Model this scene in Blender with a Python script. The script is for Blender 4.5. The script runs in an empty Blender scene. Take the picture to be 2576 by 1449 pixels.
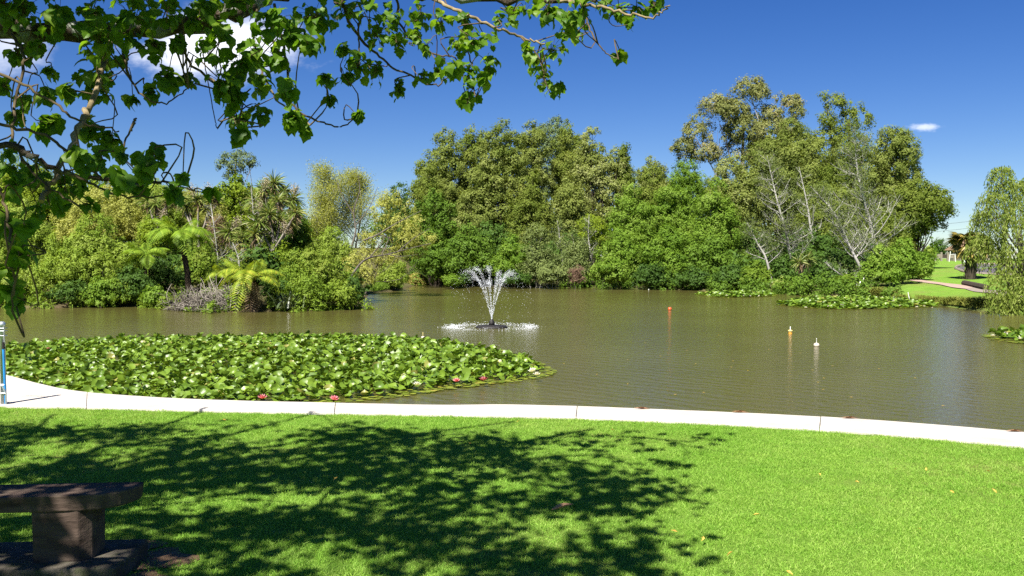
import bpy, math, random
import numpy as np
from mathutils import Vector

# ------------------------------------------------------------------ camera, sky, sun, exposure
sc = bpy.context.scene
FPX, CX, CY, HORIZON, CAMZ = 2290.0, 1288.0, 724.5, 650.0, 1.6      # measured in a 2576 px wide frame
PITCH = math.atan((CY - HORIZON) / FPX)
cam_data = bpy.data.cameras.new('camera')
cam_data.sensor_width = 36.0
cam_data.lens = 36.0 * FPX / 2576.0
cam_data.clip_start = 0.05
cam_data.clip_end = 6000.0
cam = bpy.data.objects.new('camera', cam_data)
cam.location = (0, 0, CAMZ)
cam.rotation_euler = (math.pi / 2 - PITCH, 0, 0)
sc.collection.objects.link(cam)
sc.camera = cam

SUN_EL, SUN_AZ = math.radians(52), math.radians(25)                # behind the camera, to its left
to_sun = Vector((-math.sin(SUN_AZ) * math.cos(SUN_EL), -math.cos(SUN_AZ) * math.cos(SUN_EL), math.sin(SUN_EL)))
sun_data = bpy.data.lights.new('sun', 'SUN')
sun_data.energy = 4.6
sun_data.angle = math.radians(0.53)
sun_data.color = (1.0, 0.955, 0.87)
sun = bpy.data.objects.new('sun', sun_data)
sun.rotation_euler = (-to_sun).to_track_quat('-Z', 'Y').to_euler()
sun.location = to_sun * 50
sc.collection.objects.link(sun)

world = bpy.data.worlds.new('World')
sc.world = world
world.use_nodes = True
wt = world.node_tree
wt.nodes.clear()
def wn(t, **kw):
    n = wt.nodes.new(t)
    for k, v in kw.items():
        setattr(n, k, v)
    return n
sky = wn('ShaderNodeTexSky', sky_type='NISHITA', sun_disc=False, sun_elevation=SUN_EL,
         sun_rotation=math.atan2(to_sun.x, to_sun.y), altitude=100.0, air_density=0.85, dust_density=0.05, ozone_density=4.5)
hs = wn('ShaderNodeHueSaturation')
hs.inputs['Hue'].default_value = 0.517
hs.inputs['Saturation'].default_value = 1.30
hs.inputs['Value'].default_value = 0.60
wt.links.new(sky.outputs[0], hs.inputs['Color'])
tc = wn('ShaderNodeTexCoord')
sep = wn('ShaderNodeSeparateXYZ')
wt.links.new(tc.outputs['Generated'], sep.inputs[0])
def wmath(op, a, b=None, c=None):
    n = wn('ShaderNodeMath', operation=op)
    for i, v in enumerate((a, b, c)):
        if v is None: continue
        if hasattr(v, 'links'): wt.links.new(v, n.inputs[i])
        else: n.inputs[i].default_value = v
    return n.outputs[0]
yy = wmath('MAXIMUM', sep.outputs[1], 0.02)
u = wmath('DIVIDE', sep.outputs[0], yy)
v = wmath('DIVIDE', sep.outputs[2], yy)
comb = wn('ShaderNodeCombineXYZ')
wt.links.new(u, comb.inputs[0]); wt.links.new(wmath('MULTIPLY', v, 1.9), comb.inputs[1])
def cloud(cx_, cy_, rx, ry, scale, soft, amp, power=1.0, gain=1.0):
    nz = wn('ShaderNodeTexNoise'); nz.inputs['Scale'].default_value = scale
    nz.inputs['Detail'].default_value = 7.0; nz.inputs['Roughness'].default_value = 0.62
    wt.links.new(comb.outputs[0], nz.inputs['Vector'])
    a = wmath('DIVIDE', wmath('SUBTRACT', u, cx_), rx)
    b = wmath('DIVIDE', wmath('SUBTRACT', v, cy_), ry)
    d = wmath('SQRT', wmath('ADD', wmath('MULTIPLY', a, a), wmath('MULTIPLY', b, b)))
    m = wmath('SUBTRACT', wmath('ADD', 1.0, wmath('MULTIPLY', wmath('SUBTRACT', nz.outputs[0], 0.5), amp)), d)
    mr = wn('ShaderNodeMapRange', interpolation_type='SMOOTHSTEP')
    wt.links.new(m, mr.inputs[0]); mr.inputs[1].default_value = 0.0; mr.inputs[2].default_value = soft
    fr = wmath('GREATER_THAN', sep.outputs[1], 0.05)
    return wmath('MULTIPLY', wmath('MULTIPLY', mr.outputs[0], fr), gain)
c1 = cloud(-0.325, 0.232, 0.115, 0.048, 9.0, 0.6, 1.7)
c2 = cloud((2322 - CX) / FPX, (HORIZON - 323) / FPX, 0.021, 0.0062, 70.0, 0.9, 1.5, gain=0.62)
c3 = cloud(-0.545, 0.235, 0.06, 0.04, 11.0, 0.9, 1.8, gain=0.6)
cm = wmath('MINIMUM', wmath('ADD', wmath('ADD', c1, c2), c3), 1.0)
mixc = wn('ShaderNodeMix', data_type='RGBA')
wt.links.new(cm, mixc.inputs[0]); wt.links.new(hs.outputs[0], mixc.inputs[6])
mixc.inputs[7].default_value = (7.0, 7.2, 7.8, 1)
bg = wn('ShaderNodeBackground'); bg.inputs[1].default_value = 0.062
wt.links.new(mixc.outputs[2], bg.inputs[0])
wo = wn('ShaderNodeOutputWorld')
wt.links.new(bg.outputs[0], wo.inputs[0])

sc.view_settings.view_transform = 'Standard'
sc.view_settings.look = 'None'
sc.view_settings.exposure = 1.55
sc.view_settings.gamma = 1.0
sc.view_settings.use_curve_mapping = False
sc.render.engine = 'CYCLES'
sc.cycles.max_bounces = 8
sc.cycles.diffuse_bounces = 5
sc.cycles.glossy_bounces = 3
sc.cycles.transmission_bounces = 5
sc.cycles.transparent_max_bounces = 8
sc.cycles.caustics_reflective = False
sc.cycles.caustics_refractive = False
sc.cycles.sample_clamp_indirect = 6.0
sc.cycles.use_denoising = False

# ------------------------------------------------------------------ helpers
C = sc.collection
WATER = -0.25
CP, SP = math.cos(PITCH), math.sin(PITCH)
def ray(xv, yv):
    a = (xv - CX) / FPX; b = (CY - yv) / FPX
    return np.array((a, CP + b * SP, -SP + b * CP))
def on(xv, yv, z=0.0):
    r = ray(xv, yv); t = (z - CAMZ) / r[2]
    return np.array((r[0] * t, r[1] * t, z))
def at(xv, yv, Y):
    r = ray(xv, yv); t = Y / r[1]
    return np.array((r[0] * t, Y, CAMZ + r[2] * t))

def tag(o, label=None, category=None, group=None, kind=None):
    if label: o['label'] = label
    if category: o['category'] = category
    if group: o['group'] = group
    if kind: o['kind'] = kind
    return o
def link(name, me, parent=None, loc=None):
    o = bpy.data.objects.new(name, me)
    C.objects.link(o)
    if parent is not None: o.parent = parent
    if loc is not None: o.location = loc
    return o
def empty(name, loc, rz=0.0):
    o = bpy.data.objects.new(name, None)
    o.empty_display_size = 0.2
    o.location = loc; o.rotation_euler = (0, 0, rz)
    C.objects.link(o)
    return o

class MB:
    """collects triangles and quads with a tint for each face"""
    def __init__(self): self.v, self.f, self.t, self.n = [], [], [], 0
    def add(self, verts, faces, tint=None):
        verts = np.asarray(verts, dtype=np.float64).reshape(-1, 3)
        faces = np.asarray(faces, dtype=np.int64)
        if len(faces) == 0: return
        self.v.append(verts); self.f.append(faces + self.n); self.n += len(verts)
        if tint is None: tint = np.full(len(faces), 0.5)
        self.t.append(np.broadcast_to(np.asarray(tint, dtype=np.float64), (len(faces),)))
    def mesh(self, name, mat, smooth=False, origin=(0, 0, 0)):
        me = bpy.data.meshes.new(name)
        v = np.concatenate(self.v) - np.asarray(origin)
        loops = np.concatenate([f.ravel() for f in self.f])
        tot = np.concatenate([np.full(len(f), f.shape[1]) for f in self.f])
        start = np.concatenate(([0], np.cumsum(tot)[:-1]))
        me.vertices.add(len(v)); me.vertices.foreach_set('co', v.astype(np.float32).ravel())
        me.loops.add(len(loops)); me.loops.foreach_set('vertex_index', loops.astype(np.int32))
        me.polygons.add(len(tot)); me.polygons.foreach_set('loop_start', start.astype(np.int32))
        me.polygons.foreach_set('loop_total', tot.astype(np.int32))
        me.polygons.foreach_set('use_smooth', np.full(len(tot), smooth))
        a = me.attributes.new('tint', 'FLOAT', 'FACE')
        a.data.foreach_set('value', np.concatenate(self.t).astype(np.float32))
        me.update(calc_edges=True)
        if mat is not None: me.materials.append(mat)
        return me
    def build(self, name, mat, parent=None, smooth=False, origin=(0, 0, 0), loc=None):
        return link(name, self.mesh(name, mat, smooth, origin), parent, loc)

def unit(a):
    return a / np.maximum(np.linalg.norm(a, axis=-1, keepdims=True), 1e-9)
def rsphere(rng, n): return unit(rng.normal(size=(n, 3)))
def cards(mb, P, D, N, L, Wd, tint, bend=0.0):
    """one pointed leaf face for each point"""
    n = len(P)
    if n == 0: return
    D = unit(D); S = unit(np.cross(D, N)); Nn = np.cross(S, D)
    L = np.broadcast_to(L, (n,))[:, None]; Wd = np.broadcast_to(Wd, (n,))[:, None]
    v = np.empty((n, 4, 3))
    v[:, 0] = P
    v[:, 1] = P + D * L * .45 + S * Wd * .5
    v[:, 2] = P + D * L - Nn * L * bend
    v[:, 3] = P + D * L * .45 - S * Wd * .5
    mb.add(v.reshape(-1, 3), np.arange(n * 4).reshape(n, 4), tint)
def tricards(mb, P, D, N, L, Wd, tint):
    n = len(P); D = unit(D); S = unit(np.cross(D, N)); L = L[:, None]; Wd = Wd[:, None]
    v = np.stack((P - S * Wd * .5, P + S * Wd * .5, P + D * L), 1)
    mb.add(v.reshape(-1, 3), np.arange(n * 3).reshape(n, 3), tint)
def tube(mb, pts, r0, r1, sides=6, tint=0.5, cap=True, radii=None):
    pts = np.asarray(pts, float); n = len(pts)
    T = np.gradient(pts, axis=0); T = unit(T)
    ref = np.array((0, 0, 1.0)) if abs(T[0, 2]) < .9 else np.array((1.0, 0, 0))
    A = unit(np.cross(T, ref)); B = np.cross(T, A)
    r = np.linspace(r0, r1, n) if radii is None else np.asarray(radii)
    ang = np.arange(sides) / sides * 2 * np.pi
    ring = (A[:, None] * np.cos(ang)[None, :, None] + B[:, None] * np.sin(ang)[None, :, None]) * r[:, None, None] + pts[:, None]
    i = np.arange(n - 1)[:, None] * sides; j = np.arange(sides)[None]; k = (j + 1) % sides
    q = np.stack((i + j, i + k, i + sides + k, i + sides + j), -1).reshape(-1, 4)
    mb.add(ring.reshape(-1, 3), q, tint)
    if cap:
        for base, p in ((0, pts[0]), (n - 1, pts[-1])):
            vv = np.vstack((ring[base], p[None]))
            fa = np.array([(a, (a + 1) % sides, sides) for a in range(sides)])
            mb.add(vv, fa, tint)
def curve(ctrl, n=12):
    """Catmull-Rom through the control points"""
    c = np.asarray(ctrl, float)
    if len(c) == 2: return c[0] + (c[1] - c[0]) * np.linspace(0, 1, n)[:, None]
    c = np.vstack((2 * c[0] - c[1], c, 2 * c[-1] - c[-2]))
    out = []; m = len(c) - 3
    for s in np.linspace(0, m - 1e-6, n):
        i = int(s); t = s - i
        p0, p1, p2, p3 = c[i:i + 4]
        out.append(.5 * (2 * p1 + (p2 - p0) * t + (2 * p0 - 5 * p1 + 4 * p2 - p3) * t * t + (3 * p1 - p0 - 3 * p2 + p3) * t ** 3))
    return np.array(out)
def box(mb, c, s, tint=.5):
    x, y, z = np.asarray(s) / 2
    v = np.array([(a * x, b * y, d * z) for a in (-1, 1) for b in (-1, 1) for d in (-1, 1)]) + np.asarray(c)
    mb.add(v, [(0, 1, 3, 2), (4, 6, 7, 5), (0, 4, 5, 1), (2, 3, 7, 6), (0, 2, 6, 4), (1, 5, 7, 3)], tint)
def lathe(mb, prof, c=(0, 0, 0), sides=16, tint=.5):
    prof = np.asarray(prof, float); n = len(prof); a = np.arange(sides) / sides * 2 * np.pi
    v = np.stack((prof[:, :1] * np.cos(a), prof[:, :1] * np.sin(a), np.repeat(prof[:, 1:], sides, 1)), -1) + np.asarray(c)
    i = np.arange(n - 1)[:, None] * sides; j = np.arange(sides)[None]; k = (j + 1) % sides
    mb.add(v.reshape(-1, 3), np.stack((i + j, i + k, i + sides + k, i + sides + j), -1).reshape(-1, 4), tint)

# ------------------------------------------------------------------ materials
class NT:
    def __init__(self, name):
        self.m = bpy.data.materials.new(name); self.m.use_nodes = True
        self.t = self.m.node_tree; self.t.nodes.clear()
        self.o = self.n('ShaderNodeOutputMaterial')
    def n(self, t, **kw):
        x = self.t.nodes.new(t)
        for k, v in kw.items(): setattr(x, k, v)
        return x
    def l(self, a, b): self.t.links.new(a, b)
    def noise(self, scale, detail=4.0, rough=.55, vec=None, stretch=None, dist=0.0):
        z = self.n('ShaderNodeTexNoise'); z.inputs['Scale'].default_value = scale
        z.inputs['Detail'].default_value = detail; z.inputs['Roughness'].default_value = rough
        z.inputs['Distortion'].default_value = dist
        if vec is None: vec = self.n('ShaderNodeNewGeometry').outputs['Position']
        if stretch:
            mp = self.n('ShaderNodeMapping'); mp.inputs['Scale'].default_value = stretch
            self.l(vec, mp.inputs[0]); vec = mp.outputs[0]
        self.l(vec, z.inputs['Vector']); return z.outputs['Fac']
    def ramp(self, fac, stops):
        r = self.n('ShaderNodeValToRGB'); e = r.color_ramp.elements
        while len(e) < len(stops): e.new(.5)
        for x, (p, c) in zip(e, stops): x.position = p; x.color = (*c, 1)
        self.l(fac, r.inputs[0]); return r.outputs[0]
    def mix(self, f, a, b, blend='MIX'):
        x = self.n('ShaderNodeMix', data_type='RGBA', blend_type=blend)
        for s, i in ((f, 0), (a, 6), (b, 7)):
            if hasattr(s, 'links'): self.l(s, x.inputs[i])
            elif isinstance(s, (int, float)): x.inputs[i].default_value = s
            else: x.inputs[i].default_value = (*s, 1)
        return x.outputs[2]
    def bump(self, h, strength=.5, dist=.02):
        b = self.n('ShaderNodeBump'); b.inputs['Strength'].default_value = strength; b.inputs['Distance'].default_value = dist
        self.l(h, b.inputs['Height']); return b.outputs[0]
    def bsdf(self, col, rough=.7, spec=.3, normal=None, metal=0.0):
        p = self.n('ShaderNodeBsdfPrincipled')
        if hasattr(col, 'links'): self.l(col, p.inputs['Base Color'])
        else: p.inputs['Base Color'].default_value = (*col, 1)
        if hasattr(rough, 'links'): self.l(rough, p.inputs['Roughness'])
        else: p.inputs['Roughness'].default_value = rough
        p.inputs['Specular IOR Level'].default_value = spec; p.inputs['Metallic'].default_value = metal
        if normal is not None: self.l(normal, p.inputs['Normal'])
        return p
    def out(self, s): self.l(s.outputs[0], self.o.inputs[0]); return self.m

def leafmat(name, a, b, trans=.35, rough=.5, spec=.25, c=None, patch=False):
    k = NT(name)
    at_ = k.n('ShaderNodeAttribute', attribute_name='tint')
    stops = [(0.1, a), (0.9, b)] if c is None else [(0.05, a), (0.6, b), (0.97, c)]
    col = k.ramp(at_.outputs['Fac'], stops)
    if patch:
        col = k.mix(1.0, col, k.ramp(k.noise(.9, 5, .6), [(.32, (.86, .93, .8)), (.68, (1.16, 1.06, 1.25))]), 'MULTIPLY')
        col = k.mix(1.0, col, k.ramp(k.noise(5.0, 4, .6), [(.3, (.84, .90, .84)), (.7, (1.12, 1.07, 1.1))]), 'MULTIPLY')
    p = k.bsdf(col, rough, spec)
    tr = k.n('ShaderNodeBsdfTranslucent')
    k.l(k.mix(1.0, col, (1.25, 1.2, .55), 'MULTIPLY'), tr.inputs[0])
    mx = k.n('ShaderNodeMixShader'); mx.inputs[0].default_value = trans
    k.l(p.outputs[0], mx.inputs[1]); k.l(tr.outputs[0], mx.inputs[2])
    return k.out(mx)
def barkmat(name, a, b, scale=9.0, bump=.6, stretch=(1, 1, .25), rough=.9):
    k = NT(name)
    nz = k.noise(scale, 6, .65, stretch=stretch)
    col = k.ramp(nz, [(.32, a), (.68, b)])
    return k.out(k.bsdf(col, rough, .15, k.bump(nz, bump, .03)))
def plain(name, col, rough=.5, spec=.4, metal=0.0, var=.15, scale=12.0):
    k = NT(name); nz = k.noise(scale, 4)
    c = k.ramp(nz, [(.25, tuple(x * (1 - var) for x in col)), (.75, tuple(min(1, x * (1 + var)) for x in col))])
    return k.out(k.bsdf(c, rough, spec, None, metal))

M = {}
M['wattle'] = leafmat('wattle_leaf', (.118, .160, .026), (.202, .240, .056), .38, .65, .10, (.30, .32, .13))
M['gum'] = leafmat('gum_leaf', (.120, .142, .036), (.205, .215, .070), .30, .6, .12, (.30, .23, .115))
M['olive'] = leafmat('olive_leaf', (.088, .132, .015), (.155, .198, .032), .38, .65, .10, (.22, .24, .06))
M['bluegum'] = leafmat('blue_gum_leaf', (.095, .14, .05), (.165, .21, .085), .25, .6, .15)
M['bright'] = leafmat('bright_leaf', (.085, .165, .013), (.148, .245, .024), .40, .6, .15, (.21, .30, .05))
M['bushgreen'] = leafmat('bush_leaf', (.090, .155, .012), (.155, .235, .022), .36, .6, .15, (.21, .26, .04))
M['mid'] = leafmat('mid_leaf', (.070, .135, .012), (.120, .205, .022), .36, .6, .15)
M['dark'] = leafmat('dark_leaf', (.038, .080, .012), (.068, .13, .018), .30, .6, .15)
M['lime'] = leafmat('lime_leaf', (.13, .20, .012), (.22, .29, .02), .38, .6, .15)
M['willow'] = leafmat('willow_leaf', (.135, .215, .018), (.225, .305, .038), .38, .6, .15, (.31, .37, .10))
M['weeping'] = leafmat('weeping_leaf', (.095, .150, .018), (.185, .240, .038), .36, .6, .15, (.30, .34, .10))
M['palewillow'] = leafmat('pale_willow_leaf', (.25, .28, .045), (.37, .38, .095), .38, .6, .15)
M['greygreen'] = leafmat('grey_green_leaf', (.095, .135, .034), (.165, .205, .06), .3, .6, .15)
M['cabbage'] = leafmat('cabbage_leaf', (.090, .145, .022), (.170, .225, .045), .28, .4, .35, (.29, .29, .09))
M['thatch'] = leafmat('dead_leaf', (.13, .09, .045), (.27, .20, .12), .15, .8, .1)
M['flower'] = leafmat('pale_blossom', (.28, .24, .16), (.40, .34, .25), .3, .8, .1)
M['fern'] = leafmat('fern_frond', (.11, .20, .012), (.19, .29, .022), .34, .55, .2, (.27, .35, .04))
M['fernyellow'] = leafmat('yellow_fern_frond', (.16, .235, .018), (.26, .33, .026), .35, .5, .25, (.38, .37, .04))
M['flax'] = leafmat('flax_leaf', (.05, .08, .025), (.12, .15, .06), .15, .3, .5)
M['tussock'] = leafmat('tussock_blade', (.11, .15, .02), (.22, .22, .05), .25, .7, .1)
M['brown'] = leafmat('brown_twig_leaf', (.11, .065, .045), (.2, .13, .09), .2, .8, .1)
M['palm'] = leafmat('palm_leaf', (.07, .09, .018), (.16, .14, .03), .2, .45, .35, (.36, .25, .05))
M['grass'] = leafmat('grass_blade', (.170, .335, .034), (.240, .425, .058), .42, .55, .15, (.33, .48, .10), True)
M['overleaf'] = leafmat('canopy_leaf', (.070, .160, .010), (.110, .220, .014), .58, .45, .3, (.17, .28, .02))
M['pad'] = leafmat('lily_pad', (.075, .138, .011), (.158, .245, .022), .20, .40, .40, (.22, .21, .05))
M['padflat'] = leafmat('floating_pad', (.12, .17, .015), (.24, .27, .03), .2, .5, .3, (.35, .30, .05))
M['petalpink'] = leafmat('pink_petal', (.65, .16, .22), (.78, .38, .42), .3, .5, .3)
M['petalwhite'] = leafmat('white_petal', (.75, .72, .66), (.85, .84, .80), .3, .5, .3)
M['bark'] = barkmat('grey_brown_bark', (.06, .05, .04), (.16, .14, .115))
M['barkdark'] = barkmat('dark_bark', (.022, .017, .012), (.06, .048, .034))
M['barkpale'] = barkmat('pale_bark', (.22, .21, .185), (.42, .405, .37), 5.0, .35)
M['barkgum'] = barkmat('gum_bark', (.14, .12, .10), (.30, .27, .23), 4.0, .3)
M['fernbark'] = barkmat('tree_fern_trunk', (.02, .014, .01), (.055, .038, .025), 30.0, 1.0, (1, 1, 1))
k = NT('lichen_bark')
n1 = k.noise(22, 6, .7); n2 = k.noise(7, 5, .6); n3 = k.noise(70, 4, .7)
c_ = k.ramp(n1, [(.35, (.035, .026, .018)), (.62, (.11, .085, .06))])
c_ = k.mix(k.ramp(n2, [(.50, (0, 0, 0)), (.60, (1, 1, 1))]), c_, (.30, .33, .27))
M['limb'] = k.out(k.bsdf(c_, .95, .1, k.bump(n3, 1.0, .03)))
M['twig'] = barkmat('twig_bark', (.045, .034, .02), (.12, .09, .048), 20, .4)
M['twigpale'] = barkmat('pale_twig_bark', (.11, .085, .045), (.27, .21, .12), 14, .4)

k = NT('terrain')
pos = k.n('ShaderNodeNewGeometry').outputs['Position']
big, mid_, fine = k.noise(.35, 4, vec=pos), k.noise(3.0, 5, .6, vec=pos), k.noise(45.0, 5, .7, vec=pos)
lawn = k.ramp(mid_, [(.3, (.13, .245, .028)), (.7, (.195, .335, .045))])
lawn = k.mix(k.ramp(big, [(.48, (0, 0, 0)), (.68, (1, 1, 1))]), lawn, (.20, .235, .055))
lawn = k.mix(k.ramp(fine, [(.3, (.55, .55, .55)), (.7, (1, 1, 1))]), lawn, lawn, 'MULTIPLY') if False else k.mix(1.0, lawn, k.ramp(fine, [(.3, (.62, .62, .6)), (.72, (1.0, 1.0, 1.0))]), 'MULTIPLY')
soil = k.ramp(mid_, [(.3, (.035, .024, .014)), (.7, (.10, .07, .042))])
wet = k.n('ShaderNodeAttribute', attribute_name='soil').outputs['Fac']
col = k.mix(wet, lawn, soil)
M['terrain'] = k.out(k.bsdf(col, .9, .1, k.bump(fine, .8, .04)))

k = NT('pond_water')
pos = k.n('ShaderNodeNewGeometry').outputs['Position']
w1 = k.noise(2.4, 3, .5, vec=pos, stretch=(.75, 1.35, 1), dist=.4)
w2 = k.noise(9.0, 3, .6, vec=pos, stretch=(.8, 1.3, 1), dist=.3)
w3 = k.noise(.16, 3, .5, vec=pos)
wave = k.n('ShaderNodeTexWave', wave_type='BANDS', bands_direction='DIAGONAL')
wave.inputs['Scale'].default_value = 1.5; wave.inputs['Distortion'].default_value = 5.0; wave.inputs['Detail'].default_value = 2.0
k.l(pos, wave.inputs['Vector'])
ma = k.n('ShaderNodeMath', operation='MULTIPLY_ADD'); k.l(w1, ma.inputs[0]); ma.inputs[1].default_value = .6; k.l(w2, ma.inputs[2])
mb_ = k.n('ShaderNodeMath', operation='MULTIPLY_ADD'); k.l(wave.outputs['Fac'], mb_.inputs[0]); mb_.inputs[1].default_value = .30; k.l(ma.outputs[0], mb_.inputs[2])
nrm = k.bump(mb_.outputs[0], 1.0, .014)
tint_ = k.ramp(w3, [(.35, (.072, .065, .017)), (.65, (.086, .079, .023))])
wp = k.bsdf(tint_, .12, .5, nrm); wp.inputs['IOR'].default_value = 1.33
M['water'] = k.out(wp)

k = NT('pale_concrete')
n1, n2, n3 = k.noise(3, 5), k.noise(60, 5, .7), k.noise(14, 6, .7)
c_ = k.ramp(n1, [(.3, (.36, .33, .29)), (.7, (.47, .44, .395))])
c_ = k.mix(k.ramp(n3, [(.60, (0, 0, 0)), (.78, (.55, .55, .55))]), c_, (.27, .23, .19))
M['concrete'] = k.out(k.bsdf(c_, .9, .15, k.bump(n2, .5, .01)))
k = NT('weathered_bench')
n1, n2, n3 = k.noise(16, 6, .65, stretch=(.25, 1.4, 1.4)), k.noise(90, 5, .7), k.noise(4, 4)
c_ = k.ramp(n1, [(.3, (.030, .020, .015)), (.7, (.10, .07, .055))])
c_ = k.mix(k.ramp(n3, [(.50, (0, 0, 0)), (.66, (.5, .5, .5))]), c_, (.10, .085, .06))
M['bench'] = k.out(k.bsdf(c_, .9, .15, k.bump(n1, .7, .015)))
k = NT('weathered_slab')
n1, n2, n3 = k.noise(6, 6, .65), k.noise(110, 5, .7), k.noise(25, 5)
c_ = k.ramp(n1, [(.3, (.045, .040, .032)), (.7, (.13, .115, .09))])
c_ = k.mix(k.ramp(n3, [(.52, (0, 0, 0)), (.64, (.7, .7, .7))]), c_, (.05, .06, .025))
M['slab'] = k.out(k.bsdf(c_, .95, .1, k.bump(n2, .8, .012)))
M['galv'] = plain('galvanised_steel', (.50, .54, .56), .38, .5, .75)
M['blue'] = plain('blue_paint', (.02, .20, .50), .4, .5)
M['darkplastic'] = plain('dark_plastic', (.018, .016, .015), .6, .3)
M['asphalt'] = plain('asphalt', (.085, .078, .085), .9, .15, var=.3, scale=40)
M['pinkpath'] = plain('pink_gravel_path', (.30, .215, .175), .95, .1, var=.25, scale=25)
M['greypath'] = plain('grey_gravel_path', (.21, .175, .15), .95, .1, var=.3, scale=25)
M['timber'] = plain('dark_timber', (.05, .04, .032), .9, .1, var=.3)
M['roof'] = plain('brown_roof', (.19, .125, .075), .85, .2, var=.25, scale=6)
M['white'] = plain('white_paint', (.75, .75, .72), .6, .3)
M['hutwall'] = plain('hut_wall', (.20, .175, .14), .9, .1)
M['red'] = plain('red_float', (.62, .09, .025), .4, .5)
M['orange'] = plain('orange_float', (.70, .30, .03), .45, .4)
M['cream'] = plain('cream_float', (.52, .42, .16), .5, .4)
M['offwhite'] = plain('off_white_float', (.48, .41, .33), .55, .4)
M['wire'] = plain('cable', (.03, .03, .035), .6, .3)
M['hill'] = plain('haze_tinted_hill', (.055, .085, .075), .95, .05, var=.4, scale=.08)  # bluish tint paints distance haze into the hill's colour
M['deadleaf'] = leafmat('fallen_leaf', (.35, .17, .04), (.55, .40, .08), .2, .7, .2)
M['barkstrip'] = plain('fallen_bark', (.30, .17, .10), .85, .15, var=.3)
k = NT('water_spray')
p = k.bsdf((.92, .94, .97), .12, .8)
tr = k.n('ShaderNodeBsdfTranslucent'); tr.inputs[0].default_value = (.95, .97, 1, 1)
mx = k.n('ShaderNodeMixShader'); mx.inputs[0].default_value = .35
k.l(p.outputs[0], mx.inputs[1]); k.l(tr.outputs[0], mx.inputs[2])
M['spray'] = k.out(mx)

# ------------------------------------------------------------------ the lake outline and the terrain
kerb_water = [on(x, y, 0.03) for x, y in ((100, 965), (200, 984), (400, 999), (600, 1007), (800, 1011.5), (950, 1014.5), (1100, 1017.5), (1260, 1016.5),
              (1350, 1018), (1500, 1022), (1700, 1030), (1900, 1038.5), (2100, 1049), (2300, 1063), (2576, 1086), (2900, 1119))]
kerb_water = [np.array((-20, 19.5, .03)), np.array((-13, 16.6, .03)), np.array((-9.4, 14.6, .03)), on(15, 943, .03)] + kerb_water + [np.array((7.6, 7.35, .03)), np.array((11, 7.6, .03)), np.array((15, 9.5, .03))]
kerb_lawn = [on(x, y, 0.03) for x, y in ((0, 1018), (200, 1022), (500, 1030), (800, 1036), (1100, 1041), (1400, 1047), (1700, 1058), (2000, 1074), (2300, 1095), (2576, 1121), (2900, 1160))]
kerb_lawn = [np.array((-21, 17.5, .03)), np.array((-13.5, 14.2, .03)), np.array((-10.2, 12.0, .03)), np.array((-7.6, 10.5, .03))] + kerb_lawn + [np.array((7.8, 6.85, .03)), np.array((11.3, 7.1, .03)), np.array((15.4, 9.1, .03))]
far_shore = [on(x, y, WATER) for x, y in ((2800, 812), (2660, 800), (2576, 795), (2500, 790), (2440, 782), (2400, 776), (2350, 766), (2250, 753), (2100, 747), (1950, 739), (1750, 731),
             (1500, 724), (1300, 722), (1100, 717.5), (1040, 719), (1020, 727), (985, 733), (930, 739), (915, 755), (905, 777), (800, 782), (700, 784), (560, 786), (500, 781), (420, 776), (350, 771), (60, 776), (0, 774), (-300, 776))]
poly = np.array([p[:2] for p in kerb_water] + [(18.5, 14.0), (19.5, 20.0)] + [p[:2] for p in far_shore] + [(-33, 30), (-30, 22)])
NK = len(kerb_water)
def signed(xy):
    """distance to the shore, positive on land, and whether the nearest shore is the kerb"""
    xy = np.asarray(xy, float).reshape(-1, 2)
    best = np.full(len(xy), 1e9); kerb = np.zeros(len(xy), bool); inside = np.zeros(len(xy), bool)
    for i in range(len(poly)):
        a, b = poly[i], poly[(i + 1) % len(poly)]
        ab = b - a; t = np.clip(((xy - a) @ ab) / (ab @ ab), 0, 1)
        d = np.linalg.norm(xy - a - t[:, None] * ab, axis=1)
        m = d < best; best[m] = d[m]; kerb[m] = i < NK - 1
        cr = ((a[1] > xy[:, 1]) != (b[1] > xy[:, 1]))
        with np.errstate(divide='ignore', invalid='ignore'):
            xs = (b[0] - a[0]) * (xy[:, 1] - a[1]) / (b[1] - a[1]) + a[0]
        inside ^= cr & (xy[:, 0] < xs)
    return np.where(inside, -best, best), kerb
def height(xy):
    xy = np.asarray(xy, float).reshape(-1, 2)
    d, kerb = signed(xy); x, y = xy[:, 0], xy[:, 1]
    h = WATER - np.minimum(.9, -d * .5)
    wob = .06 * np.sin(x * .9 + 1.3 * np.sin(y * .4)) * np.sin(y * .7 + x * .2)
    left = np.clip((2 - x) / 14, 0, 1)
    far = WATER + .10 * (1 - np.exp(-d / .25)) + 1.62 * (1 - np.exp(-d / 20)) + left * 1.6 * (1 - np.exp(-np.maximum(d, 0) / 16)) + wob * np.clip(d / 3, 0, 1)
    h = np.where(d > 0, far, h)
    near = kerb | (y < 6)
    h = np.where(near, np.where(d > -1e3, np.clip((d - .20) * 8 + .0, -1.1, 0.0), h), h)
    return h
def hz(x, y): return float(height([(x, y)])[0])
def onT(xv, yv, y0=24.0, y1=200.0):
    r = ray(xv, yv); t = np.linspace(y0, y1, 1400) / r[1]
    P = r[None] * t[:, None] + np.array((0, 0, CAMZ)); hh = height(P[:, :2])
    below = np.nonzero(P[:, 2] < hh)[0]
    i = below[0] if len(below) else len(P) - 1
    return np.array((P[i, 0], P[i, 1], hh[i]))

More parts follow.
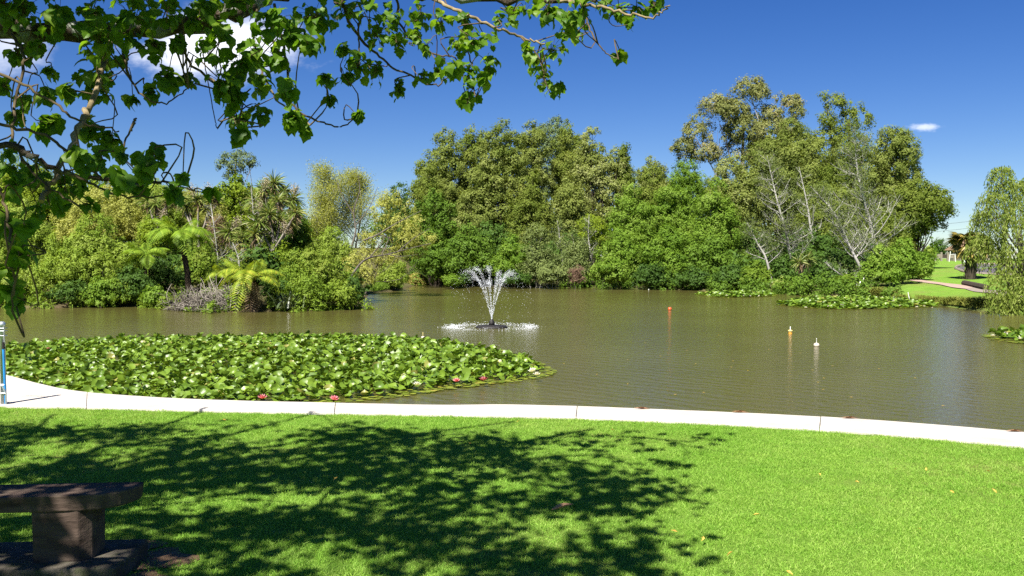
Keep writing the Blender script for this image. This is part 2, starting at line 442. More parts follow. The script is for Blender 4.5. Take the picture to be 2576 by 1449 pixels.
gx = np.unique(np.round(np.concatenate((-np.geomspace(70, 2500, 16), np.arange(-70, -9, 1.0), np.arange(-9, 8, .22), np.arange(8, 75, 1.0), np.geomspace(75, 2500, 16))), 3))
gy = np.unique(np.round(np.concatenate((-np.geomspace(6, 600, 14), np.arange(-6, 6, .8), np.arange(6, 16, .14), np.arange(16, 26, .6), np.arange(26, 130, 1.0), np.geomspace(130, 3000, 16))), 3))
X, Y = np.meshgrid(gx, gy)
xy = np.stack((X.ravel(), Y.ravel()), 1)
Z = height(xy)
nx, ny = len(gx), len(gy)
i, j = np.meshgrid(np.arange(ny - 1), np.arange(nx - 1), indexing='ij')
q = np.stack((i * nx + j, i * nx + j + 1, (i + 1) * nx + j + 1, (i + 1) * nx + j), -1).reshape(-1, 4)
mb = MB(); mb.add(np.column_stack((xy, Z)), q)
ground = mb.build('ground', M['terrain'], smooth=True)
sd, kb = signed(xy)
soil = np.clip((.5 - sd) / .5, 0, 1)
wooded = (xy[:, 0] < 19.5) | (xy[:, 1] < 20)
fx = CX + FPX * xy[:, 0] / np.maximum(xy[:, 1], 1)
wood = np.clip((2270 - fx) / 60, 0, 1) * np.clip((xy[:, 1] - 24) / 3, 0, 1)
soil = np.clip(np.maximum(soil, wood * .85), 0, 1); soil[kb & (xy[:, 1] < 22)] = 0
bare = np.array([(-1.86, 4.78, .15), (-1.84, 4.5, .09), (-2.1, 4.98, .13)])
a = ground.data.attributes.new('soil', 'FLOAT', 'POINT'); a.data.foreach_set('value', soil.astype(np.float32))
tag(ground, kind='structure')

mb = MB()
mb.add([(-75, 5.5, WATER), (45, 5.5, WATER), (45, 72, WATER), (-75, 72, WATER)], [(0, 1, 2, 3)])
tag(mb.build('water', M['water']), kind='structure')

# kerb: a row of cast slabs with open joints
def resample(pts, n):
    p = np.asarray(pts); s = np.concatenate(([0], np.cumsum(np.linalg.norm(np.diff(p, axis=0), axis=1))))
    t = np.linspace(0, s[-1], n)
    return np.column_stack([np.interp(t, s, p[:, k]) for k in range(p.shape[1])])
kw = curve(kerb_water, 260)
kl = curve(kerb_lawn, 400)
joints_px = [-330, 215, 842, 1453, 2069, 2640]
def cut_at(px):
    fx_ = CX + FPX * kw[:, 0] / np.maximum(kw[:, 1], .5)
    return fx_
kwx, klx = CX + FPX * kw[:, 0] / kw[:, 1], CX + FPX * kl[:, 0] / kl[:, 1]
cut_w = [0.0] + [float(np.interp(p, kwx, np.arange(len(kw)))) for p in joints_px] + [len(kw) - 1.0]
cut_l = [0.0] + [float(np.interp(p - 3, klx, np.arange(len(kl)))) for p in joints_px] + [len(kl) - 1.0]
def sub(curve_pts, a, b, n):
    t = np.linspace(a, b, n)
    return np.column_stack([np.interp(t, np.arange(len(curve_pts)), curve_pts[:, k]) for k in range(3)])
kerb = empty('kerb', (0, 9, 0)); tag(kerb, kind='structure')
krng = np.random.default_rng(5)
for s in range(len(cut_w) - 1):
    n = 40
    w_ = sub(kw, cut_w[s], cut_w[s + 1], n); l_ = sub(kl, cut_l[s], cut_l[s + 1], n)
    def trim(p, g=.004):
        d0 = unit(p[1] - p[0]); d1 = unit(p[-2] - p[-1]); p = p.copy(); p[0] += d0 * g; p[-1] += d1 * g; return p
    w_, l_ = trim(w_), trim(l_)
    dz = krng.uniform(-.002, .003)
    nrm_ = unit(w_ - l_); b = .014
    rows = [l_ * (1, 1, 0) + (0, 0, -.08), l_ + (0, 0, dz - .012), l_ + nrm_ * b + (0, 0, dz), w_ - nrm_ * b + (0, 0, dz), w_ + (0, 0, dz - .014), w_ * (1, 1, 0) + (0, 0, -.75)]
    mb = MB(); V = np.array(rows); m = len(rows)
    ii, jj = np.meshgrid(np.arange(m - 1), np.arange(n - 1), indexing='ij')
    mb.add(V.reshape(-1, 3), np.stack((ii * n + jj, ii * n + jj + 1, (ii + 1) * n + jj + 1, (ii + 1) * n + jj), -1).reshape(-1, 4))
    for e in (0, n - 1):
        mb.add(V[:, e], [(0, 1, 2, 3), (0, 3, 4, 5)])
    o = mb.build('kerb_slab', M['concrete'], kerb, origin=(0, 9, 0))

def strip(name, up, lo, mat, n=24, m=6, lift=.03, kind='structure', parent=None):
    U, Lw = curve([onT(*p) for p in up], n), curve([onT(*p) for p in lo], n)
    t = np.linspace(0, 1, m)[:, None, None]
    V = U[None] * (1 - t) + Lw[None] * t
    V[..., 2] = height(V[..., :2].reshape(-1, 2)).reshape(m, n) + lift
    ii, jj = np.meshgrid(np.arange(m - 1), np.arange(n - 1), indexing='ij')
    mb = MB(); mb.add(V.reshape(-1, 3), np.stack((ii * n + jj, (ii + 1) * n + jj, (ii + 1) * n + jj + 1, ii * n + jj + 1), -1).reshape(-1, 4))
    o = mb.build(name, mat, parent)
    if kind: tag(o, kind=kind)
    return o
strip('path', ((2290, 703), (2335, 708), (2400, 716), (2452, 724)), ((2290, 707), (2335, 713.5), (2385, 722), (2428, 728)), M['pinkpath'], lift=.035)
strip('path', ((2452, 724.2), (2500, 732), (2560, 741), (2640, 752)), ((2428, 728.2), (2480, 738), (2560, 752), (2640, 765)), M['greypath'], lift=.035)
strip('road', ((2408, 675), (2425, 668.5), (2480, 665.5), (2620, 667)), ((2410, 677), (2440, 685), (2500, 690), (2620, 694)), M['asphalt'], lift=.035)
# kerb of the road loop
edge = curve([onT(*p) for p in ((2620, 667), (2480, 665.2), (2423, 668), (2404, 675.5), (2436, 686), (2500, 691.5), (2620, 696))], 40)
mb = MB(); tube(mb, edge + (0, 0, .03), .09, .09, 6)
tag(mb.build('road_kerb', M['greypath']), kind='structure')
# far hill on the left
mb = MB(); hx = np.linspace(-420, -40, 40); V = []
for t_, (yy_, hmul) in enumerate(((560, 0), (600, .75), (640, 1.0), (720, .6))):
    for x_ in hx: V.append((x_, yy_, 40 * hmul * math.exp(-((x_ + 222) / 70) ** 2) + 6 * hmul * math.sin(x_ * .11) * math.exp(-((x_ + 222) / 120) ** 2)))
n = len(hx); mb.add(V, [(r * n + c_, r * n + c_ + 1, (r + 1) * n + c_ + 1, (r + 1) * n + c_) for r in range(3) for c_ in range(n - 1)])
tag(mb.build('hill', M['hill'], smooth=True), kind='structure')

# ------------------------------------------------------------------ foliage builders
UP = np.array((0, 0, 1.0))
def crown_cards(mb, lobes, rng, tuft=.3, dens=1.3, per=14, L=.16, Wd=.09, droop=.2, inner=.68, low=-.85, rand=.30):
    tone = rng.uniform(-.14, .16)
    ys = np.array([l[0][1] for l in lobes]); yback = ys.min() + .72 * (ys.max() - ys.min())
    for c_, r_ in lobes:
        c_ = np.asarray(c_); r_ = np.asarray(r_, float) * np.ones(3)
        area = 4 * np.pi * (r_[0] * r_[1] * r_[2]) ** (2 / 3)
        nt = max(4, int(area / (np.pi * tuft * tuft) * dens * (.35 if c_[1] > yback and len(lobes) > 8 else 1)))
        d = rsphere(rng, nt); d = d[(d[:, 2] > low) & ((d[:, 1] < .25) | (rng.random(nt) < .3))]; nt = len(d)
        tcn = c_ + d * r_ * rng.uniform(inner, 1.05, (nt, 1))
        ts = tuft * rng.uniform(.55, 1.35, (nt, 1)); tt = rng.random(nt)
        lobe_t = rng.random()
        off = rsphere(rng, nt * per).reshape(nt, per, 3) * rng.random((nt, per, 1)) ** .4
        P = tcn[:, None] + off * ts[:, None]
        N = d[:, None] * .6 + off * .75 + rng.normal(size=(nt, per, 3)) * rand + UP * .25
        D = np.cross(N, rng.normal(size=(nt, per, 3))); D = unit(D) - UP * droop
        tint = np.clip(.36 * tt[:, None] + .38 * lobe_t + .24 * rng.random((nt, per)) + tone, 0, 1)
        sz = rng.uniform(.65, 1.3, (nt, per)).ravel()
        tricards(mb, P.reshape(-1, 3), D.reshape(-1, 3), N.reshape(-1, 3), L * sz, Wd * sz, tint.ravel())
def scatter_lobes(rng, c_, rad, lr, n, profile=None, vary=.35):
    """well spread lobe centres in an ellipsoid"""
    c_, rad = np.asarray(c_), np.asarray(rad)
    inner = np.maximum(rad - lr * .9, rad * .25)
    pts = [c_ + inner * (rng.uniform(-.15, .15), rng.uniform(-.1, .1), 1.0)]
    for _ in range(n - 1):
        cand = rsphere(rng, 24) * rng.uniform(.45, 1.0, (24, 1))
        if profile == 'cone':
            hgt = rng.random(24) ** 1.4; a = rng.uniform(0, 2 * np.pi, 24); rr = (1 - hgt) * rng.uniform(.5, 1, 24)
            cand = np.column_stack((np.cos(a) * rr, np.sin(a) * rr, hgt * 2 - 1))
        elif profile == 'flat':
            cand[:, 2] = cand[:, 2] * .35 + .6 * (1 - np.linalg.norm(cand[:, :2], axis=1))
        elif profile == 'dome':
            cand[:, 2] = np.abs(cand[:, 2]) * 1.75 - .85
        cand = c_ + cand * inner
        dd = np.min(np.linalg.norm((cand[:, None] - np.array(pts)[None]) / rad, axis=2), axis=1)
        pts.append(cand[np.argmax(dd)])
    return [(p, np.array((1, 1, rng.uniform(.65, .9))) * lr * rng.uniform(1 - vary, 1 + vary)) for p in pts]
def limbs(mb, base, top, lobes, rng, r, frac=.7, lean=None, sides=7):
    base, top = np.asarray(base, float), np.asarray(top, float)
    hgt = top[2] - base[2]
    midp = base * .5 + top * .5 + rng.normal(size=3) * (hgt * .035, hgt * .035, 0)
    tr = curve((base - (0, 0, .25), base + (top - base) * .12 + rng.normal(size=3) * .02, midp, top), 14)
    tube(mb, tr, r, r * .35, sides)
    for c_, rr in lobes:
        if rng.random() > frac: continue
        s = int(np.clip((c_[2] - base[2]) / max(hgt, .1) * 14 * rng.uniform(.35, .7), 2, 12))
        p0 = tr[s]; p1 = c_ + (0, 0, -rr[2] * .1)
        pm = p0 * .45 + p1 * .55 + np.array((0, 0, -.12 * np.linalg.norm(p1 - p0))) + rng.normal(size=3) * .08 * np.linalg.norm(p1 - p0)
        r0 = r * .42 * (1 - s / 22)
        br = curve((p0, pm, p1), 8)
        tube(mb, br, r0, r0 * .25, 5, cap=False)
        for _ in range(2):
            q0 = br[rng.integers(3, 7)]; q1 = c_ + rsphere(rng, 1)[0] * rr * .85
            tube(mb, curve((q0, (q0 + q1) / 2 + rng.normal(size=3) * .08, q1), 5), r0 * .35, r0 * .1, 3, cap=False)

SPECIES = {   # leaf, bark, tuft, density, leaves, length, width, lobe share, lobe density, trunk share, drooping, inner
    'wattle':   ('wattle', 'barkdark', .33, 1.65, 38, .135, .10, .23, 1.45, .045, .1, .74),
    'olive':    ('olive', 'barkdark', .33, 1.65, 38, .135, .10, .24, 1.45, .045, .1, .74),
    'gum':      ('gum', 'barkgum', .30, 2.1, 34, .15, .09, .24, 1.1, .035, .45, .66),
    'bluegum':  ('bluegum', 'barkgum', .30, 1.5, 30, .15, .09, .26, 1.2, .04, .35, .74),
    'bright':   ('bright', 'bark', .26, 1.4, 32, .115, .088, .25, 1.45, .035, .1, .60),
    'mid':      ('mid', 'barkdark', .28, 1.35, 28, .14, .10, .26, 1.45, .04, .1, .65),
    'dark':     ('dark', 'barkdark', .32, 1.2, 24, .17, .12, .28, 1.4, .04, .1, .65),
    'lime':     ('lime', 'bark', .20, 1.5, 26, .095, .075, .26, 1.5, .035, .1, .68),
    'grey':     ('greygreen', 'barkpale', .26, 1.1, 26, .12, .07, .27, 1.25, .03, .1, .5),
    'bush':     ('bushgreen', 'bark', .17, 1.45, 26, .08, .055, .25, 1.55, .02, .0, .65),
    'bushlime': ('willow', 'bark', .18, 1.45, 26, .11, .045, .25, 1.55, .02, .45, .65),
    'pale':     ('palewillow', 'bark', .19, 1.3, 24, .10, .045, .27, 1.4, .02, .2, .6),
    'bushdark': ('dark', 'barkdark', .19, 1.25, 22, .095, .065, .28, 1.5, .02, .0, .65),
    'bushbright': ('bright', 'bark', .18, 1.4, 24, .09, .065, .27, 1.5, .02, .0, .65),
    'brown':    ('brown', 'bark', .18, .9, 18, .11, .025, .3, 1.3, .02, -.4, .5),
}
def tree(name, label, sp, xv, depth, top, bot, width, seed, profile=None, category='tree', group=None, lobes=None, zscale=1.0, nmul=1.0, base_x=None, leafscale=1.0, densmul=1.0):
    leaf, bark, tuft, dens, per, L, Wd, lshare, ldens, tshare, droop, inner = SPECIES[sp]
    rng = np.random.default_rng(seed)
    x = (xv - CX) / FPX * depth
    z1, z0 = at(xv, top, depth)[2], at(xv, bot, depth)[2]
    hw = width / 2 / FPX * depth
    bx_ = x if base_x is None else (base_x - CX) / FPX * depth
    gz = hz(bx_, depth)
    z0 = max(z0, gz + .02)
    hh = (z1 - z0) / 2
    cc = np.array((x, depth, (z0 + z1) / 2)); rad = np.array((hw, hw * .85, hh))
    if lobes is None:
        lr = min(hw, hh * 1.2) * lshare * 1.35
        lr = float(np.clip(lr, .28, 1.5))
        n = int(np.clip(ldens * 2.3 * hw * hh / (lr * lr) * nmul, 7, 60))
        if profile is None and z0 < gz + .9: profile = 'dome'
        lobes = scatter_lobes(rng, cc, rad, lr, n, profile)
    else:
        lobes = [(at(lx, ly, depth + dz), np.array((1, 1, .75)) * lr_ / FPX * depth) for lx, ly, lr_, dz in lobes]
    base = np.array((bx_, depth, gz))
    o = empty(name, base); tag(o, label, category, group)
    mb = MB(); limbs(mb, base, cc + (0, 0, hh * .45), lobes, rng, max(.03, tshare * (z1 - gz) * .5), frac=.55)
    mb.build('trunk', M[bark], o, smooth=True, origin=base)
    mb = MB(); crown_cards(mb, lobes, rng, tuft, dens * densmul, per, L * leafscale, Wd * leafscale, droop, inner)
    mb.build('crown', M[leaf], o, origin=base)
    return o

FARG, MIDG = 'tall trees on the far bank', 'leafy trees at the edge of the far bank'
# ---- the olive mound across the water
tree('wattle_tree', 'broad olive-green tree forming the shoulder of the rounded mound nearest the pale willow', 'wattle', 1125, 69, 325, 660, 165, 11, group=FARG)
tree('wattle_tree', 'tallest clumpy olive tree at the crest of the rounded mound behind the fountain', 'wattle', 1268, 67, 294, 640, 150, 12, group=FARG)
tree('blue_gum_tree', 'grey-green tree top standing behind the crest of the rounded mound', 'bluegum', 1400, 77, 298, 520, 165, 13, group=FARG)
tree('wattle_tree', 'olive tree with a narrow pointed top on the falling side of the rounded mound', 'wattle', 1485, 69, 315, 640, 125, 14, group=FARG)
tree('wattle_tree', 'olive tree in front of the mound, straight above the fountain jets', 'olive', 1335, 65, 425, 690, 150, 15, group=FARG)
tree('wattle_tree', 'low olive tree on the slope between the mound and the bright green trees', 'wattle', 1550, 69, 375, 650, 130, 16, group=FARG)
tree('wattle_tree', 'olive tree at the outer foot of the mound, beside the pale leaning willow', 'olive', 1075, 66, 408, 690, 120, 17, group=FARG)
tree('wattle_tree', 'small pale-topped tree in the dip between mound and tall gums', 'wattle', 1640, 76, 392, 600, 110, 18, group=FARG)
tree('wattle_tree', 'olive tree filling the middle of the mound under its pointed top', 'wattle', 1435, 66, 430, 700, 140, 19, group=FARG)
tree('wattle_tree', 'olive tree bridging the shoulder and the crest of the mound', 'olive', 1195, 71, 316, 640, 130, 24, group=FARG)
tree('wattle_tree', 'olive tree just behind the crest of the mound towards the grey-green top', 'wattle', 1340, 71, 300, 620, 125, 25, group=FARG)
tree('wattle_tree', 'olive tree between the grey-green top and the narrow pointed top', 'olive', 1432, 73, 312, 600, 120, 26, group=FARG)
tree('conifer_tree', 'small yellow-green cone-shaped conifer rising over the sloping side of the mound', 'olive', 1567, 69, 363, 470, 62, 20, 'cone', group=FARG)
tree('broadleaf_tree', 'dark green round tree peeping out behind the pale willow', 'dark', 1005, 82, 462, 640, 110, 21, group=FARG)
tree('wattle_tree', 'broad low tree joining the mound to the tall gums behind the bright trees', 'olive', 1640, 70, 420, 660, 190, 22, group=FARG)
tree('wattle_tree', 'olive tree filling the waist of the mound next to its shoulder', 'wattle', 1190, 66, 430, 690, 130, 23, group=FARG)
# ---- tall gums on the far bank
tree('gum_tree', 'tallest gum with separate tufted clumps of foliage and sky between its limbs', 'gum', 1870, 70, 200, 430, 320, 31, group=FARG, lobes=[
    (1885, 222, 38, 0), (1860, 240, 34, .5), (1910, 235, 26, -.5), (1795, 262, 36, 0), (1765, 300, 34, .6), (1825, 275, 30, -1), (1745, 335, 34, 0), (1722, 368, 28, 0), (1990, 258, 28, 0), (1968, 252, 24, .5),
    (2005, 280, 20, -.3), (1850, 285, 40, 0), (1905, 290, 40, .7), (1940, 290, 30, 0), (1870, 330, 50, 0), (1810, 345, 42, .5), (1930, 335, 48, -.5), (1775, 385, 38, 0), (1850, 390, 50, 1), (1920, 385, 46, 0), (1985, 320, 32, 0), (1725, 395, 24, .5), (1700, 380, 14, 0)])
tree('gum_tree', 'dark olive gum with a thin twiggy top, second peak above the bare trees', 'olive', 2130, 67, 240, 470, 165, 32, group=FARG, lobes=[
    (2100, 262, 28, 0), (2135, 270, 30, .4), (2160, 300, 34, 0), (2085, 300, 26, -.4), (2120, 315, 40, 0), (2175, 340, 30, .5), (2080, 350, 40, 0), (2140, 370, 48, -.6), (2190, 395, 36, 0), (2060, 400, 44, .3), (2115, 430, 50, 0), (2180, 450, 44, .3), (2075, 240, 10, 0)])
tree('gum_tree', 'dense olive gum in the middle of the tall grove, below the tufted one', 'wattle', 1985, 66, 292, 600, 220, 33, group=FARG)
tree('gum_tree', 'rounded olive gum on the open-sky side of the grove, beside the small cloud', 'wattle', 2240, 65, 312, 560, 160, 34, group=FARG)
tree('gum_tree', 'low dark spreading gum reaching out at the end of the grove', 'olive', 2310, 62, 448, 612, 170, 35, group=FARG)
tree('gum_tree', 'olive gum behind the two bare white trees', 'olive', 2100, 63, 410, 690, 210, 36, group=FARG)
tree('gum_tree', 'olive gum between the bright green trees and the first bare tree', 'wattle', 1850, 65, 385, 650, 170, 37, group=FARG)
tree('gum_tree', 'small gum at the foot of the tufted gum, next to the dip in the treeline', 'bright', 1730, 68, 395, 600, 130, 38, group=FARG)
tree('gum_tree', 'shaded gum closing the gap behind the middle of the tall grove', 'olive', 1965, 75, 300, 640, 250, 70, group=FARG, densmul=.8)
tree('gum_tree', 'shaded gum closing the gap below the second peak of the grove', 'olive', 2120, 75, 330, 660, 230, 71, group=FARG, densmul=.8)
tree('wattle_tree', 'olive tree on the outer slope of the mound above the leaning willow', 'olive', 1085, 72, 372, 640, 110, 72, group=FARG)
tree('gum_tree', 'olive gum low behind the tallest bare white tree', 'olive', 2220, 61, 510, 700, 170, 39, group=FARG)
# ---- leafy edge
tree('broadleaf_tree', 'bright green tree with a fluffy top under the dip in the treeline', 'bright', 1690, 63, 425, 715, 170, 41, group=MIDG)
tree('broadleaf_tree', 'bright green tree beside the first bare white tree', 'bright', 1800, 59, 440, 722, 170, 42, group=MIDG)
tree('broadleaf_tree', 'soft green tree with a thin top behind the thin white-stemmed saplings', 'bright', 1590, 62, 455, 712, 160, 43, group=MIDG)
tree('broadleaf_tree', 'low bright green tree hanging over the water beside the white-stemmed saplings', 'bright', 1570, 57, 570, 722, 150, 44, group=MIDG)
tree('broadleaf_tree', 'bright green tree leaning over the middle of the far shore', 'bright', 1680, 56, 560, 724, 170, 45, group=MIDG)
tree('broadleaf_tree', 'green tree over the dark hollow in the far shore', 'mid', 1790, 55, 590, 724, 150, 46, group=MIDG)
tree('broadleaf_tree', 'deep green tree at the foot of the mound beside the leaning willow', 'mid', 1095, 61, 470, 705, 130, 47, group=MIDG)
tree('broadleaf_tree', 'deep green tree low behind the jets of the fountain', 'mid', 1180, 60, 560, 712, 150, 48, group=MIDG)
tree('broadleaf_tree', 'green tree with yellowish sprays just beside the fountain tops', 'bright', 1290, 58, 590, 716, 130, 49, group=MIDG)
tree('broadleaf_tree', 'grey-green feathery tree at the water beside the fountain', 'grey', 1350, 57, 555, 718, 120, 50, group=MIDG)
tree('broadleaf_tree', 'grey-green feathery tree around the thin white-stemmed saplings', 'grey', 1440, 58, 570, 718, 130, 51, group=MIDG)
tree('broadleaf_tree', 'lime-tipped small tree behind the taller white-stemmed sapling', 'lime', 1490, 60, 535, 640, 80, 52, group=MIDG)
tree('broadleaf_tree', 'dark shrub tree on the shore below the deep green tree', 'mid', 1110, 58, 610, 716, 150, 53, group=MIDG)
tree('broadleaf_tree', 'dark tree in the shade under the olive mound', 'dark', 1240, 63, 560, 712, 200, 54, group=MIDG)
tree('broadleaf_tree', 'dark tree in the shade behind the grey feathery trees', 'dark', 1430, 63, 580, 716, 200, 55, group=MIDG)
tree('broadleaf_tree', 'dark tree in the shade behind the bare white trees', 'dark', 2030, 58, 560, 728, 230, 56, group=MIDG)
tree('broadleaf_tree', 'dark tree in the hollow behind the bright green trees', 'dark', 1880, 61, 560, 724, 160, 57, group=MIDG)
# ---- shrubs along the far shore
SHG = 'shrubs along the far shore'
sh = [('bushdark', 1160, 57, 690, 720, 70, 'low dark shrub at the waterline below the deep green tree'),
      ('bushbright', 1135, 56, 692, 720, 60, 'small bright shrub at the waterline near the yellow grass mound'),
      ('bushdark', 1300, 56, 680, 722, 90, 'low dark shrub at the waterline behind the fountain'),
      ('grey', 1390, 55, 655, 722, 100, 'grey-green shrub overhanging the water below the saplings'),
      ('brown', 1450, 55, 665, 722, 60, 'brown twiggy shrub on the bare bank below the saplings'),
      ('bushbright', 1530, 54, 640, 724, 110, 'bright shrub hanging over the water next to the bare bank'),
      ('bushdark', 1640, 54, 660, 726, 120, 'dark shrub at the waterline below the bright trees'),
      ('bushdark', 1740, 53, 670, 728, 120, 'dark shrub at the mouth of the hollow in the shore'),
      ('bushdark', 1840, 51, 660, 732, 110, 'dark shrub behind the far lily patch'),
      ('bush', 1900, 50, 655, 736, 90, 'olive shrub with brown stems beyond the far lily patch'),
      ('bushlime', 1970, 48, 700, 738, 70, 'low yellow-green shrub at the end of the far lily patch'),
      ('bushdark', 1990, 50, 640, 738, 110, 'dark shrub under the first bare tree'),
      ('bushdark', 2080, 48, 650, 742, 110, 'dark shrub between the two bare trees'),
      ('bush', 2130, 46, 690, 744, 90, 'dense green shrub behind the long lily patch'),
      ('bushbright', 2210, 46, 615, 740, 120, 'bright shrub under the tallest bare tree'),
      ('bushbright', 2270, 47, 600, 716, 90, 'airy bright shrub at the corner of the far lawn'),
      ('bushbright', 2315, 49, 625, 712, 60, 'small airy shrub nearest the pink path'),
      ('bushlime', 2335, 78, 615, 655, 40, 'pale green bush in front of the fence beyond the lawn')]
for n_, (sp, x_, d_, t_, b_, w_, lb) in enumerate(sh):
    tree('shrub', lb, sp, x_, d_, t_, b_, w_, 100 + n_, category='shrub', group=SHG, leafscale=1.35)
tree('broadleaf_tree', 'small dark blue-green tree far off at the skyline beyond the lawn', 'dark', 2362, 110, 598, 650, 48, 60, category='tree')

# ---- bare white trees
def branchy(mb, p, d, L, r, rng, level, maxl, ends, up=.12, n_child=6, spread=1.0):
    n = 7 if level < 2 else 4; pts = [p]; dd = d.copy()
    for s in range(n):
        dd = unit(dd + rng.normal(size=3) * .10 + UP * up * .5)
        pts.append(pts[-1] + dd * L / n)
    pts = np.array(pts)
    tube(mb, pts, r, r * .3, 6 if level == 0 else (4 if level == 1 else 3), cap=False)
    if level >= maxl:
        ends.append(pts[-1]); ends.append(pts[n // 2]); return
    for c_ in range(n_child):
        s = rng.uniform(.25, .97); q0 = pts[int(s * n)]
        side = rsphere(rng, 1)[0]; side -= dd * (side @ dd); side = unit(side)
        nd = unit(dd * .55 + side * spread * .75 + UP * up)
        branchy(mb, q0, nd, L * rng.uniform(.32, .5) * (1.25 - s * .6), r * .38 * (1.1 - s * .5), rng, level + 1, maxl, ends, up, max(3, n_child - 2), spread)
def bare_tree(name, label, base_px, base_d, top_px, seed, reach, leafmat_='greygreen', foliage=3, nb=22, r=.17, low=.18, lsize=.075, group='bare pale-stemmed trees', lean_y=0.0, category='tree'):
    rng = np.random.default_rng(seed)
    x = (base_px - CX) / FPX * base_d; base = np.array((x, base_d, hz(x, base_d)))
    top = at(top_px[0], top_px[1], base_d + lean_y)
    H_ = top[2] - base[2]
    o = empty(name, base); tag(o, label, category, group)
    mb = MB(); ends = []
    tr = curve((base - (0, 0, .3), base * .67 + top * .33 + rng.normal(size=3) * .1, base * .33 + top * .67 + rng.normal(size=3) * .1, top), 20)
    tube(mb, tr, r, .018, 7)
    for b in range(nb):
        s = low + (1 - low) * (b + rng.random()) / nb * .97
        p0 = tr[int(s * 19)]
        a = rng.uniform(0, 2 * np.pi)
        nd = unit(np.array((math.cos(a), math.sin(a) * .8, rng.uniform(.15, .95))))
        Lb = reach * (1.15 - s) ** .7 * rng.uniform(.6, 1.1)
        branchy(mb, p0, nd, Lb, r * .24 * (1.15 - s) + .010, rng, 1, 3, ends, .16, 6)
    mb.build('trunk', M['barkpale'], o, smooth=True, origin=base)
    ends = np.array(ends); P = np.repeat(ends, foliage, 0) + rng.normal(size=(len(ends) * foliage, 3)) * .20
    N = rng.normal(size=P.shape) + UP * .5; D = np.cross(N, rng.normal(size=P.shape))
    mb = MB(); tricards(mb, P, D, N, lsize * rng.uniform(.6, 1.3, len(P)), np.full(len(P), lsize * .6), rng.random(len(P)))
    mb.build('crown', M[leafmat_], o, origin=base)
    return o
bare_tree('bare_tree', 'tallest bare white-trunked tree with thin feathery foliage before the grove', 2205, 51, (2148, 325), 201, 2.9, nb=52, r=.115, low=.12)
bare_tree('bare_tree', 'bare white tree beside the bright green trees, with a leaning stem', 1995, 54, (1930, 392), 202, 2.3, nb=44, r=.10, low=.2)
bare_tree('bare_tree', 'bare grey tree leaning away from the water between two taller bare trees', 2195, 49, (2040, 470), 203, 2.2, nb=32, r=.10, low=.25)
bare_tree('bare_tree', 'short bare tree with dead side branches near the far lily patch', 1945, 53, (1880, 560), 204, 1.6, nb=16, r=.085, low=.25, foliage=4)
bare_tree('bare_tree', 'thin bare twin-topped tree behind the leaning grey one', 2065, 57, (2010, 420), 205, 1.8, nb=14, r=.12, low=.35)
bare_tree('sapling', 'thin white-stemmed sapling on the bare bank beside the fountain', 1418, 58.6, (1402, 555), 206, .9, nb=10, r=.07, low=.45, group='white-stemmed saplings')
bare_tree('sapling', 'taller white-stemmed sapling with spreading twigs on the bare bank', 1486, 58.4, (1482, 540), 207, 1.3, nb=12, r=.075, low=.35, group='white-stemmed saplings', foliage=2)
bare_tree('sapling', 'short grey sapling tucked between two white-stemmed ones', 1450, 58.8, (1440, 590), 208, .9, nb=9, r=.05, low=.3, group='white-stemmed saplings')
bare_tree('dead_branch', 'fallen bare branch stretching low over the water under the bare trees', 2200, 46.5, (2075, 660), 209, 1.2, nb=10, r=.07, low=.3, foliage=0 + 1, group=None, category='branch')

